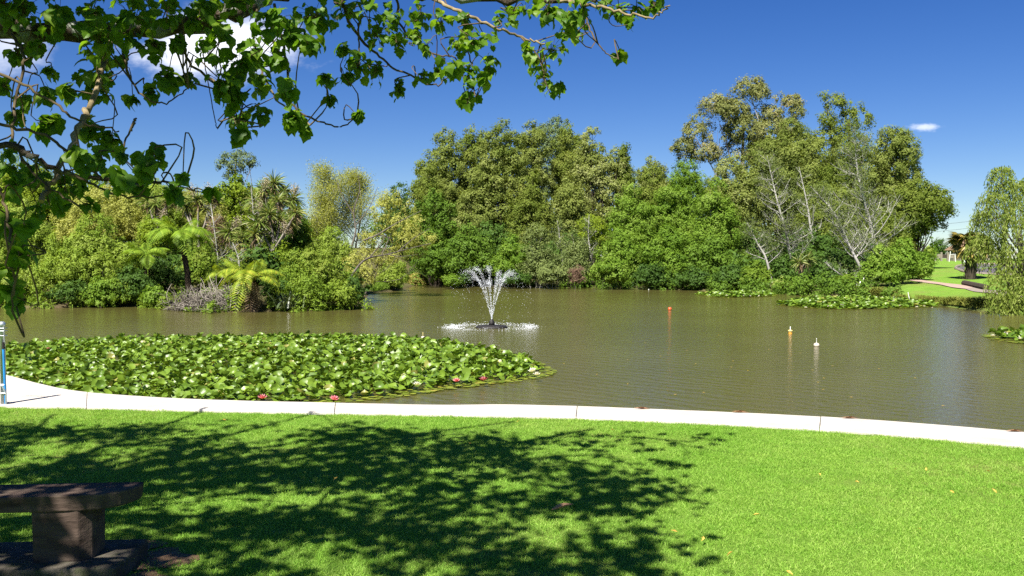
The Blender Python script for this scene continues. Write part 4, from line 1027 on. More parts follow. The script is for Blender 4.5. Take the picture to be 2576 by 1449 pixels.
for n_, px in enumerate((2318, 2336, 2352, 2368, 2384, 2400, 2416, 2434)):
    p = P_(px, 655); p[2] = hz(p[0], p[1]); mb = MB(); box(mb, p + (0, 0, .42), (.16, .14, .95)); mb.build('post', M['hutwall'], fo, origin=org)
    if n_: mb = MB(); box(mb, (p + pp) / 2 + (0, 0, .5), (abs(p[0] - pp[0]) - .17, .05, .4)); mb.build('panel', M['hutwall' if n_ % 2 else 'timber'], fo, origin=org)
    pp = p
o = empty('sign_frame', P_(2396, 655, 84)); b_ = P_(2396, 655, 84); b_[2] = hz(b_[0], b_[1]); o.location = b_; tag(o, 'white A-shaped frame standing on the lawn before the fence', 'frame')
for s in (-1, 1): mb = MB(); tube(mb, [(s * .30, 0, 0), (s * .20, 0, .95)], .028, .028, 6); mb.build('leg', M['white'], o)
mb = MB(); box(mb, (0, 0, .68), (.44, .03, .05)); mb.build('crossbar', M['white'], o)
b_ = P_(2426, 655, 80); b_[2] = hz(b_[0], b_[1]); mb = MB(); box(mb, (0, 0, .38), (.10, .09, .8)); lathe(mb, [(.0, .86), (.07, .84), (.07, .78), (.0, .77)], sides=8)
tag(mb.build('marker_post', M['white'], loc=b_), 'white post standing beside the palm trunk', 'post')
log = onT(2425, 718); log2 = onT(2480, 730); mb = MB(); tube(mb, curve((log, (log + log2) / 2, log2), 6) + (0, 0, .12), .14, .14, 7)
tag(mb.build('edging_log', M['timber']), 'dark log edging beside the grey part of the path', 'log')
for n_, (a, b, lb) in enumerate((((2250, 575), (2700, 515), 'upper thin power cable crossing the sky behind the willow'), ((2250, 592), (2700, 532), 'middle thin power cable crossing the sky behind the willow'), ((2250, 618), (2700, 575), 'lowest thin power cable crossing the sky behind the willow'))):
    p0, p1 = at(*a, 130), at(*b, 120); mb = MB(); tube(mb, curve((p0, (p0 + p1) / 2 - (0, 0, .4), p1), 12), .018, .018, 4); tag(mb.build('power_cable', M['wire']), lb, 'cable', 'power cables')

# ------------------------------------------------------------------ water lilies
def pad_mesh(name, rng, cup, wav, notch=True, segs=8):
    mb = MB(); a0 = .16 if notch else .0
    a = np.linspace(a0, 2 * np.pi - a0, segs); ph_ = rng.uniform(0, 6)
    r2 = .55; edge = cup + wav * np.sin(2 * a + ph_) + wav * .5 * np.sin(3 * a + ph_ * 2)
    ring1 = np.column_stack((np.cos(a) * r2, np.sin(a) * r2, edge * .28)); ring2 = np.column_stack((np.cos(a), np.sin(a), edge))
    V = np.vstack(((0, 0, 0), ring1, ring2)); F = [(0, 1 + i_, 2 + i_) for i_ in range(segs - 1)]; mb.add(V, F)
    mb.add(V, [(1 + i_, 1 + segs + i_, 2 + segs + i_, 2 + i_) for i_ in range(segs - 1)])
    return mb
def inpoly(P, poly_):
    c_ = np.zeros(len(P), bool)
    for a, b in zip(poly_, np.roll(poly_, -1, 0)):
        cr = ((a[1] > P[:, 1]) != (b[1] > P[:, 1]))
        with np.errstate(divide='ignore', invalid='ignore'): xs = (b[0] - a[0]) * (P[:, 1] - a[1]) / (b[1] - a[1]) + a[0]
        c_ ^= cr & (P[:, 0] < xs)
    return c_
def edge_dist(P, poly_):
    best = np.full(len(P), 1e9)
    for a, b in zip(poly_, np.roll(poly_, -1, 0)):
        ab = b - a; t = np.clip(((P - a) @ ab) / (ab @ ab), 0, 1); best = np.minimum(best, np.linalg.norm(P - a - t[:, None] * ab, axis=1))
    return best
def rotm(rx, ry, rz):
    n = len(rx); cx_, sx, cy_, sy, cz, sz = np.cos(rx), np.sin(rx), np.cos(ry), np.sin(ry), np.cos(rz), np.sin(rz)
    R = np.empty((n, 3, 3))
    R[:, 0] = np.stack((cy_ * cz, sx * sy * cz - cx_ * sz, cx_ * sy * cz + sx * sz), -1)
    R[:, 1] = np.stack((cy_ * sz, sx * sy * sz + cx_ * cz, cx_ * sy * sz - sx * cz), -1)
    R[:, 2] = np.stack((-sy, sx * cy_, cx_ * cy_), -1)
    return R
prng = np.random.default_rng(40)
raised = [pad_mesh('lily_pad', prng, c_, w_) for c_, w_ in ((.30, .16), (.42, .22), (.18, .20), (-.12, .22), (.6, .25), (.05, .12))]
flat = [pad_mesh('floating_pad', prng, .02, .02) for _ in range(2)]
raised_me = []
for r_ in raised:
    for tv in (.1, .35, .6, .95):
        r_.t = [np.full(len(f), tv) for f in r_.f]; raised_me.append(r_.mesh('lily_pad', M['pad'], smooth=True))
flower_me = {}
for nm in ('petalpink', 'petalwhite'):
    mb = MB()
    for ring, (n_, el, L) in enumerate(((9, .35, .075), (8, .8, .065), (6, 1.2, .05))):
        a = np.arange(n_) / n_ * 6.283 + ring * .3; D = np.column_stack((np.cos(a) * math.cos(el), np.sin(a) * math.cos(el), np.full(n_, math.sin(el))))
        cards(mb, np.zeros((n_, 3)), D, np.tile(UP, (n_, 1)), L, .032, prng.random(n_), -.2)
    flower_me[nm] = mb.mesh('flower', M[nm])
def lily_bed(label, outline, dens, parts, seed, size=(.042, .078), lift=.10, flat_margin=.5, flowers=(), px_z=WATER, group='water lily beds', tilt=.38):
    rng = np.random.default_rng(seed)
    pl = curve([on(*p, px_z) for p in outline + outline[:1]], 90)[:-1, :2]
    lo, hi = pl.min(0), pl.max(0); area = (hi - lo).prod(); n = int(area * dens)
    P = rng.uniform(lo, hi, (n, 2)); P = P[inpoly(P, pl)]; s_, _ = signed(P); P = P[s_ < -.10]; n = len(P)
    ed = edge_dist(P, pl) + rng.normal(size=n) * .06
    org = np.array((*P.mean(0), WATER)); o = empty('water_lily_bed', org); tag(o, label, 'water lilies', group)
    up_ = ed > flat_margin * rng.uniform(.3, 1.0, n)
    r_ = rng.uniform(*size, n); zz = np.where(up_, rng.uniform(.0, 1.0, n) ** 1.3 * lift + .015, .012 + rng.random(n) * .012)
    tl = np.where(up_, tilt, .02); rx, ry, rz_ = rng.normal(size=n) * tl, rng.normal(size=n) * tl, rng.uniform(0, 6.283, n)
    zz = zz + np.where(up_, r_ * (np.abs(rx) + np.abs(ry)) * .55, 0)
    pos_ = np.column_stack((P, WATER + zz)); kind = rng.integers(0, len(raised), n); tint = rng.random(n) * .62; tint[rng.random(n) < .035] = .93
    ui = np.nonzero(up_)[0]; order = ui[np.argsort(P[ui, 1])]
    single = set(order[:parts].tolist())
    for q_ in single:
        me = raised_me[kind[q_] * 4 + int(np.searchsorted((.3, .55, .85), tint[q_]))]
        f = link('lily_pad', me, o, pos_[q_] - org); f.rotation_euler = (rx[q_], ry[q_], rz_[q_]); f.scale = [r_[q_]] * 3
    mbr, mbf = MB(), MB(); R = rotm(rx, ry, rz_)
    for kk in range(len(raised) + len(flat)):
        src = raised[kk] if kk < len(raised) else flat[kk - len(raised)]
        sel = np.array([i_ for i_ in range(n) if i_ not in single and ((up_[i_] and kind[i_] == kk) or (not up_[i_] and kk - len(raised) == kind[i_] % 2))], int)
        if len(sel) == 0: continue
        base_v = src.v[0]
        V = np.einsum('nij,vj->nvi', R[sel], base_v) * r_[sel][:, None, None] * (1 if kk < len(raised) else .75) + pos_[sel][:, None]
        off = (np.arange(len(sel)) * len(base_v))[:, None, None]
        tgt = mbr if kk < len(raised) else mbf
        tgt.v.append(V.reshape(-1, 3)); b0 = tgt.n
        F1, F2 = src.f[0], src.f[1] - len(base_v)
        tgt.f.append((F1[None] + off + b0).reshape(-1, 3)); tgt.t.append(np.repeat(tint[sel], len(F1)))
        tgt.f.append((F2[None] + off + b0).reshape(-1, 4)); tgt.t.append(np.repeat(tint[sel], len(F2)))
        tgt.n += len(sel) * len(base_v)
    if mbr.n: tag(mbr.build('lily_pads', M['pad'], o, smooth=True, origin=org), kind='stuff')
    if mbf.n: tag(mbf.build('floating_pads', M['padflat'], o, smooth=True, origin=org), kind='stuff')
    for fx_, fy_, nm in flowers:
        f = link('flower', flower_me[nm], o, on(fx_, fy_, WATER + .10) - org); f.rotation_euler = (rng.normal() * .2, rng.normal() * .2, rng.uniform(0, 6)); f.scale = [rng.uniform(.6, .95) if fy_ < 900 else rng.uniform(.9, 1.15)] * 3
    return pl
lily_bed('large bed of water lilies filling the near water behind the pale kerb', [(-160, 915), (-60, 893), (0, 880), (150, 866), (350, 857), (600, 853), (850, 852), (1000, 855), (1120, 864), (1220, 878), (1300, 897), (1372, 920), (1396, 942), (1330, 958), (1240, 968), (1130, 982), (1030, 997), (900, 1012), (700, 1030), (400, 1030), (150, 1015), (-60, 980)], 155, 300, 41,
         flowers=((840, 1006, 'petalpink'), (1048, 970, 'petalwhite'), (1148, 960, 'petalpink'), (1216, 957, 'petalpink'), (1340, 935, 'petalwhite'), (1350, 944, 'petalwhite'), (120, 880, 'petalpink'), (660, 1003, 'petalpink')))
wf = np.random.default_rng(9)
lily_bed('thin far patch of water lilies under the dark shrubs', [(1748, 741), (1800, 737), (1870, 736), (1940, 740), (1950, 745), (1880, 748), (1800, 748)], 70, 90, 42, (.08, .13), .05, .3, [(wf.uniform(1780, 1930), wf.uniform(739, 746), 'petalwhite') for _ in range(9)], tilt=.2)
lily_bed('long patch of water lilies off the far lawn, dotted with pale flowers', [(1950, 767), (2000, 757), (2060, 752), (2150, 750), (2250, 755), (2330, 762), (2372, 770), (2300, 775), (2200, 778), (2100, 778), (2010, 774)], 70, 220, 43, (.08, .13), .06, .3, [(wf.uniform(1980, 2350), wf.uniform(757, 775), 'petalwhite') for _ in range(20)], tilt=.2)
lily_bed('patch of water lilies cut by the picture edge below the willow', [(2462, 845), (2520, 836), (2600, 831), (2700, 832), (2760, 850), (2660, 868), (2576, 866), (2520, 858)], 75, 140, 44, (.065, .11), .06, .4, [(2498, 846, 'petalwhite'), (2530, 840, 'petalwhite'), (2566, 853, 'petalwhite'), (2572, 836, 'petalwhite')])

# ------------------------------------------------------------------ fountain and buoys
fb = on(1237, 824, WATER); o = empty('fountain', fb); tag(o, 'floating fountain throwing a fan of white water jets', 'fountain')
mb = MB(); lathe(mb, [(.0, -.05), (.40, -.05), (.44, .0), (.40, .05), (.18, .07), (.0, .07)], sides=20); fr = mb.build('float_ring', M['darkplastic'], o, smooth=True)
mb = MB(); lathe(mb, [(.0, .06), (.085, .06), (.075, .15), (.05, .19), (.045, .22), (.0, .22)], sides=14); mb.build('nozzle', M['darkplastic'], fr, smooth=True)
rng = np.random.default_rng(50)
OCT = np.array(((1, 0, 0), (-1, 0, 0), (0, 1, 0), (0, -1, 0), (0, 0, 1), (0, 0, -1)), float)
OF = np.array(((0, 2, 4), (2, 1, 4), (1, 3, 4), (3, 0, 4), (2, 0, 5), (1, 2, 5), (3, 1, 5), (0, 3, 5)))
def drops(mb, P, s):
    n = len(P); s = np.broadcast_to(np.asarray(s), (n,))
    V = P[:, None] + OCT[None] * s[:, None, None] * rng.uniform(.7, 1.3, (n, 6, 1)); mb.add(V.reshape(-1, 3), (OF[None] + (np.arange(n) * 6)[:, None, None]).reshape(-1, 3))
for jn, (az, reach, apex) in enumerate(((180, 1.28, 1.52), (140, 1.12, 1.58), (102, 1.0, 1.60), (66, 1.0, 1.46), (24, 1.12, 1.50), (-18, 1.1, 1.44), (-60, 1.0, 1.30), (-100, 1.0, 1.24), (-145, 1.1, 1.36))):
    a = math.radians(az); n = 900
    t = np.concatenate((rng.random(int(n * .78)) * .58, rng.random(n - int(n * .78)))); n = len(t)
    spread = .006 + .16 * t ** 1.8
    r_ = reach * t; z = .22 + (apex - .22) * (1 - (2 * t - 1) ** 2) * 1.0 - .22 * np.maximum(0, t - .5) * 2
    P = np.column_stack((np.cos(a) * r_, np.sin(a) * r_, z)) + rng.normal(size=(n, 3)) * spread[:, None] * (1, 1, .8)
    P = P[P[:, 2] > .0]; mb = MB(); drops(mb, P, .0018 + .0052 * rng.random(len(P)) ** 2.4)
    tag(mb.build('water_jet', M['spray'], o), kind='stuff')
mb = MB(); n = 3600
a = rng.uniform(0, 6.283, n); r_ = np.clip(1.08 + rng.normal(size=n) * .10, .4, 1.4) + (rng.random(n) < .15) * rng.normal(size=n) * .25
am = .16 + .84 * np.maximum(0, np.cos(a)) ** 3 * .75 + .84 * np.maximum(0, -np.cos(a)) ** 3 + .25 * np.maximum(0, np.sin(a)) ** 4; keep = rng.random(n) < am; a, r_ = a[keep], r_[keep]
P = np.column_stack((np.cos(a) * r_, np.sin(a) * r_, np.abs(rng.normal(size=len(a))) * .035 + .002)); drops(mb, P, .003 + .007 * rng.random(len(P)) ** 1.8)
tag(mb.build('splash_ring', M['spray'], o), kind='stuff')
BG = 'small floats on the pond'
def buoy(name, label, px, py, parts):
    p = on(px, py, WATER); o = empty(name, p); o.scale = [.8 if name == 'ball_buoy' else .66] * 3; tag(o, label, 'buoy', BG)
    first = None
    for nm, prof, mat, sides in parts:
        mb = MB(); lathe(mb, prof, sides=sides); pt = mb.build(nm, M[mat], first or o, smooth=True); first = first or pt
ball = lambda r, z0: [(max(0, r * math.sin(t)), z0 - r * math.cos(t)) for t in np.linspace(0, math.pi, 9)]
buoy('ball_buoy', 'red ball float out on the open water beyond the fountain', 1685, 780, [('ball', ball(.085, .05), 'red', 14), ('loop', [(0, .13), (.018, .13), (.018, .16), (0, .16)], 'darkplastic', 8)])
buoy('stemmed_buoy', 'yellow float with a white stem and an orange underside', 1988, 839, [('body', [(0, .05), (.05, .05), (.085, .08), (.085, .125), (.03, .14), (0, .14)], 'cream', 14), ('underside', [(0, -.03), (.06, -.03), (.07, .02), (.05, .05), (0, .05)], 'orange', 14), ('stem', [(.011, .13), (.011, .26), (0, .26)], 'white', 8)])
buoy('stemmed_buoy', 'off-white lump of a float with a short tilted rod, nearest of the open-water floats', 2054, 871, [('body', [(0, -.03), (.07, -.02), (.095, .03), (.08, .08), (.04, .105), (0, .11)], 'offwhite', 11), ('stem', [(.008, .10), (.008, .24), (.014, .25), (0, .26)], 'white', 8)])
buoy('stemmed_buoy', 'pinkish float with a thin stem at the back edge of the large lily bed', 1064, 853, [('body', [(0, -.02), (.07, -.01), (.08, .03), (.055, .06), (.05, .10), (0, .10)], 'offwhite', 11), ('stem', [(.007, .10), (.007, .24), (0, .24)], 'cream', 8)])

# ------------------------------------------------------------------ bench, post
bo = empty('bench', (-2.75, 4.55, 0), math.radians(5)); tag(bo, 'low weathered plank bench on a stone block and slab in the tree shade', 'bench')
def bevel_obj(o, w, seg=2):
    m = o.modifiers.new('bevel', 'BEVEL'); m.width = w; m.segments = seg; m.limit_method = 'ANGLE'; m.angle_limit = math.radians(35)
def prism(mb, outline, z0, z1, inset=0.0, sub_=1):
    out = np.asarray(outline, float); c_ = out.mean(0); n = len(out)
    lo = out + unit(c_ - out) * inset
    V = np.vstack((np.column_stack((lo, np.full(n, z0))), np.column_stack((out, np.full(n, z1)))))
    F = [(i_, (i_ + 1) % n, n + (i_ + 1) % n, n + i_) for i_ in range(n)]
    mb.add(V, F); me_v = V
    mb.add(np.vstack((V[n:], [[*c_, z1]])), [(i_, (i_ + 1) % n, n) for i_ in range(n)]); mb.add(np.vstack((V[:n], [[*c_, z0]])), [((i_ + 1) % n, i_, n) for i_ in range(n)])
def merged(mb, name, mat, parent, bev):
    o_ = mb.build(name, mat, parent)
    import bmesh
    bm = bmesh.new(); bm.from_mesh(o_.data); bmesh.ops.remove_doubles(bm, verts=bm.verts, dist=1e-5); bmesh.ops.recalc_face_normals(bm, faces=bm.faces); bm.to_mesh(o_.data); bm.free()
    if bev: bevel_obj(o_, bev)
    return o_
seat_o = [(-.95, -.135), (-.4, -.14), (.2, -.137), (.55, -.128)] + [(.60 + .225 * math.sin(t), .07 - .19 * math.cos(t)) for t in np.linspace(.25, 1.35, 6)] + [(.835, .10), (.83, .135), (.5, .14), (0, .137), (-.5, .14), (-.95, .138)]
mb = MB(); prism(mb, seat_o, .345, .425, .012); merged(mb, 'seat', M['bench'], bo, .010)
for cx_ in (.50, -.62):
    lo_ = [(cx_ - .14, -.115), (cx_ + .085, -.115), (cx_ + .14, -.06), (cx_ + .14, .11), (cx_ - .14, .11)]
    mb = MB(); prism(mb, lo_, .088, .35, .004); merged(mb, 'leg', M['bench'], bo, .008)
sl = [(-1.25, -.22), (-.4, -.225), (.79, -.22), (.80, -.05), (.815, .24), (.0, .25), (-1.25, .245)]
mb = MB(); prism(mb, sl, -.12, .09, .0); merged(mb, 'base_slab', M['slab'], bo, .012)

pp = on(9, 1016, 0.03); o = empty('mooring_post', pp); tag(o, 'galvanised post with wire and a blue pole strapped to it on the kerb', 'post')
mb = MB(); lathe(mb, [(0, -.02), (.028, -.02), (.028, .84), (.034, .845), (.034, .87), (.02, .89), (0, .892)], sides=12); mb.build('upright', M['galv'], o, smooth=True)
mb = MB(); tube(mb, [(.035, -.02, .0), (.03, -.025, .30), (.026, -.03, .60)], .013, .013, 8); bp = mb.build('blue_pole', M['blue'], o, smooth=True)
mb = MB(); tube(mb, [(.026, -.03, .60), (.024, -.03, .67)], .017, .014, 8); mb.build('pole_grip', M['darkplastic'], bp, smooth=True)
mb = MB()
for z in (.79, .82, .74):
    tube(mb, [(-.35, .01, z + .02), (-.05, -.035, z), (.035, -.035, z), (.04, .03, z), (-.05, .035, z)], .004, .004, 4, cap=False)
tube(mb, [(.02, -.03, .66), (.036, -.02, .72), (.03, -.03, .80)], .003, .003, 4); mb.build('wire', M['galv'], o)
mb = MB()
for a, b in (((-.30, -.03, .20), (.03, -.03, .21)), ((-.30, -.03, .10), (.05, -.04, .12)), ((.05, -.04, .12), (.0, -.03, .21)), ((-.03, -.03, .11), (-.07, -.03, .20)), ((-.15, -.03, .105), (-.19, -.03, .20)), ((.05, -.04, .12), (.055, -.05, .0))):
    tube(mb, [a, b], .009, .009, 5)
mb.build('bracket', M['galv'], o)

# ------------------------------------------------------------------ lawn grass
grng = np.random.default_rng(60)
def clump(n, h, spread):
    mb = MB(); p = np.column_stack((grng.normal(size=n) * spread, grng.normal(size=n) * spread, np.full(n, -.004)))
    a = grng.uniform(0, 6.283, n); tilt = np.abs(grng.normal(size=n)) * .65
    d = np.column_stack((np.cos(a) * np.sin(tilt), np.sin(a) * np.sin(tilt), np.cos(tilt))); S = unit(np.cross(d, rsphere(grng, n)))
    ln = (h * grng.uniform(.5, 1.15, n))[:, None]; w = (.0025 * grng.uniform(.7, 1.4, n))[:, None]
    m_ = p + d * ln * .55; tip = m_ + unit(d + np.column_stack((np.cos(a), np.sin(a), -.3 * np.ones(n))) * .55) * ln * .5
    V = np.stack((p - S * w / 2, p + S * w / 2, m_ + S * w / 2, m_ - S * w / 2, tip), 1)
    b0 = np.arange(n)[:, None] * 5; tn = grng.random(n); tn[grng.random(n) < .06] = .98
    mb.add(V.reshape(-1, 3), b0 + np.array((0, 1, 2, 3)), tn); mb.t[-1] = tn
    mb.f.append(b0 + np.array((3, 2, 4))); mb.t.append(tn)
    return mb.mesh('grass_clump', M['grass'])
gcol = bpy.data.collections.new('grass_clumps')
for n_, h, s in ((75, .024, .045), (75, .028, .05), (75, .022, .045), (75, .026, .05), (75, .025, .05), (75, .027, .048), (44, .042, .035)):
    gcol.objects.link(bpy.data.objects.new('grass_clump', clump(n_, h, s)))
ntot = 21000
U = np.column_stack((grng.uniform(-8, 6.5, ntot * 2), grng.uniform(2.4, 11.5, ntot * 2)))
s_, kb_ = signed(U); lawn_poly = np.vstack((kl[:, :2], [(16, -5), (-21, -5)]))
ok = inpoly(U, lawn_poly); U = U[ok][:ntot * 2]
ang_ = CX + FPX * U[:, 0] / U[:, 1]; U = U[(ang_ > -500) & (ang_ < 3100)]
cth, sth = math.cos(-math.radians(5)), math.sin(-math.radians(5)); q = U - (-2.75, 4.55); ql = np.column_stack((q[:, 0] * cth - q[:, 1] * sth, q[:, 0] * sth + q[:, 1] * cth))
U = U[~((ql[:, 0] > -1.27) & (ql[:, 0] < .83) & (ql[:, 1] > -.24) & (ql[:, 1] < .27))]
dk = np.min(np.linalg.norm(U[:, None] - bare[None, :, :2], axis=2) - bare[None, :, 2] + grng.normal(size=(len(U), 3)) * .05, axis=1); U = U[dk > 0]
me = bpy.data.meshes.new('lawn_grass'); me.vertices.add(len(U)); me.vertices.foreach_set('co', np.column_stack((U, np.zeros(len(U)))).astype(np.float32).ravel())
lg = tag(link('lawn_grass', me), 'short mown grass of the near lawn', 'grass', kind='stuff')
ng = bpy.data.node_groups.new('scatter_grass', 'GeometryNodeTree')
ng.interface.new_socket('Geometry', in_out='INPUT', socket_type='NodeSocketGeometry'); ng.interface.new_socket('Geometry', in_out='OUTPUT', socket_type='NodeSocketGeometry')
gi, go = ng.nodes.new('NodeGroupInput'), ng.nodes.new('NodeGroupOutput')
iop, ci = ng.nodes.new('GeometryNodeInstanceOnPoints'), ng.nodes.new('GeometryNodeCollectionInfo')
ci.inputs['Collection'].default_value = gcol; ci.inputs['Separate Children'].default_value = True; ci.inputs['Reset Children'].default_value = True
iop.inputs['Pick Instance'].default_value = True
rv = ng.nodes.new('FunctionNodeRandomValue'); rv.data_type = 'FLOAT_VECTOR'; rv.inputs[0].default_value = (-.12, -.12, 0); rv.inputs[1].default_value = (.12, .12, 6.283)
rs = ng.nodes.new('FunctionNodeRandomValue'); rs.data_type = 'FLOAT'; rs.inputs[2].default_value = .7; rs.inputs[3].default_value = 1.25; rs.inputs['Seed'].default_value = 3
ng.links.new(gi.outputs[0], iop.inputs['Points']); ng.links.new(ci.outputs[0], iop.inputs['Instance']); ng.links.new(rv.outputs[0], iop.inputs['Rotation'])
ng.links.new(rs.outputs[1], iop.inputs['Scale']); ng.links.new(iop.outputs[0], go.inputs[0])
md = lg.modifiers.new('scatter', 'NODES'); md.node_group = ng
mb = MB()
for bx_, by_, br in bare:
    a = np.linspace(0, 6.283, 18)[:-1]; rr = br * (1.15 + .25 * np.sin(a * 3 + bx_ * 9) + .12 * np.sin(a * 5)); V = np.column_stack((bx_ + np.cos(a) * rr, by_ + np.sin(a) * rr, np.full(17, .004 + .003 * abs(bx_ * 3 % 1)))); mb.add(np.vstack((V, [[bx_, by_, .012]])), [(i_, (i_ + 1) % 17, 17) for i_ in range(17)])
tag(mb.build('bare_soil', barkmat('bare_soil', (.09, .055, .03), (.22, .14, .085), 30, .8, (1, 1, 1))), kind='structure')
# fallen bits
mb = MB(); p0, p1 = on(1388, 1282, .03), on(1442, 1268, .045); tube(mb, curve((p0, (p0 + p1) / 2 + (0, 0, .012), p1), 8), .003, .003, 5, radii=[.003, .010, .014, .015, .013, .010, .006, .002])
tag(mb.build('bark_strip', M['barkstrip']), 'curved strip of brown bark lying in the shaded grass', 'bark strip')
lf = MB(); cards(lf, np.zeros((1, 3)), np.array([(1., 0, .1)]), np.array([(0, 0, 1.)]), .036, .018, .9, .2); cards(lf, np.zeros((1, 3)), np.array([(1., 0, .1)]), np.array([(0, .5, 1.)]), .042, .014, .4, .3); lf_me = lf.mesh('fallen_leaf', M['deadleaf'])
for n_, (px, py) in enumerate(((1705, 1338), (1180, 1116), (1535, 1080), (2150, 1210), (2252, 1180), (2482, 1184), (2060, 1190), (1895, 1295), (1770, 1349), (2400, 1240), (2315, 1330), (1978, 1435), (2330, 1184), (2508, 1240), (1300, 1062), (560, 1055), (360, 1062), (840, 1208), (1843, 1387))):
    f = link('fallen_leaf', lf_me, None, on(px, py, .048)); f.rotation_euler = (grng.normal() * .3, grng.normal() * .3, grng.uniform(0, 6.28)); tag(f, 'small dry yellow leaf lying on the lawn', 'leaf', 'dry leaves on the lawn')
FL = 'leaf flecks floating on the pond'
fm = MB(); cards(fm, np.zeros((1, 3)), np.array([(1., 0, 0)]), np.array([(0, 0, 1.)]), .05, .03, .7); fm_me = fm.mesh('floating_leaf', M['deadleaf'])
for n_ in range(34):
    px, py = grng.uniform(1420, 2540), grng.uniform(790, 1020)
    f = link('floating_leaf', fm_me, None, on(px, py, WATER + .006)); f.rotation_euler = (0, 0, grng.uniform(0, 6.28)); tag(f, 'tiny pale leaf fleck floating on the open water', 'leaf', FL)
KG = 'debris along the kerb'
for n_, (px, py, lb) in enumerate(((1615, 1026, 'flat brown leaf scrap caught at the kerb above the joint'), (1862, 1035, 'flat pale scrap caught at the water side of the kerb'), (2138, 1050, 'light scrap on the kerb edge just past the second joint'), (2585 - 30, 1083, 'brown scrap at the kerb edge by the picture edge'))):
    mb = MB(); cards(mb, np.array([(-.09, 0, 0.0)]), np.array([(1., .1, .05)]), np.array([(0, 0, 1.)]), .2, .05, .2, .15); cards(mb, np.array([(-.05, .02, 0.0)]), np.array([(1., -.2, .12)]), np.array([(0, .3, 1.)]), .14, .04, .1, .1)
    tag(mb.build('leaf_scrap', M['barkstrip'], loc=on(px, py, .042)), lb, 'leaf scrap', KG)

# ------------------------------------------------------------------ the tree over the camera
orng = np.random.default_rng(70)
tb = np.array((-5.4, 2.6, 0)); ot = empty('shade_tree', tb); tag(ot, 'lichen-barked shade tree whose lobed leaves hang across the top of the picture', 'tree')
def leaf_mesh(name, rng, tint, curl, fold):
    half = [(0, 0), (.2, -.1), (.42, -.07), (.48, .12), (.60, .30), (.55, .42), (.44, .50), (.46, .64), (.36, .72), (.25, .76), (.13, .88), (0, 1.0)]
    pts = [(a * rng.uniform(.9, 1.1), b) for a, b in half]; mb = MB()
    def z(a, b): return fold * abs(a) - curl * (b - .35) ** 2 - .25 * curl * a * a
    for s in (-1, 1):
        ol = [(s * a, b) for a, b in pts]; V = [(a, b, z(a, b)) for a, b in ol] + [(0, .30, z(0, .3)), (0, .60, z(0, .6)), (s * .2, .30, z(.2, .3))]
        n = len(ol); c1_, c2_, c3_ = n, n + 1, n + 2
        F = [(0, 1, c3_), (0, c3_, c1_), (1, 2, c3_), (2, 3, c3_), (3, 4, c3_), (4, 5, c3_), (5, 6, c3_), (6, c1_, c3_), (6, c2_, c1_), (6, 7, c2_), (7, 8, c2_), (8, 9, c2_), (9, 10, c2_), (10, 11, c2_)]
        if s < 0: F = [f[::-1] for f in F]
        mb.add(V, F, tint)
    return mb
leaf_src = [leaf_mesh('leaf', orng, t_, c_, f_) for t_, c_, f_ in ((.1, .5, .25), (.3, .9, .15), (.5, .3, .35), (.7, 1.2, .1), (.95, .7, .3), (.4, -.3, .2))]
leaf_me = [l.mesh('leaf', M['overleaf'], smooth=True) for l in leaf_src]
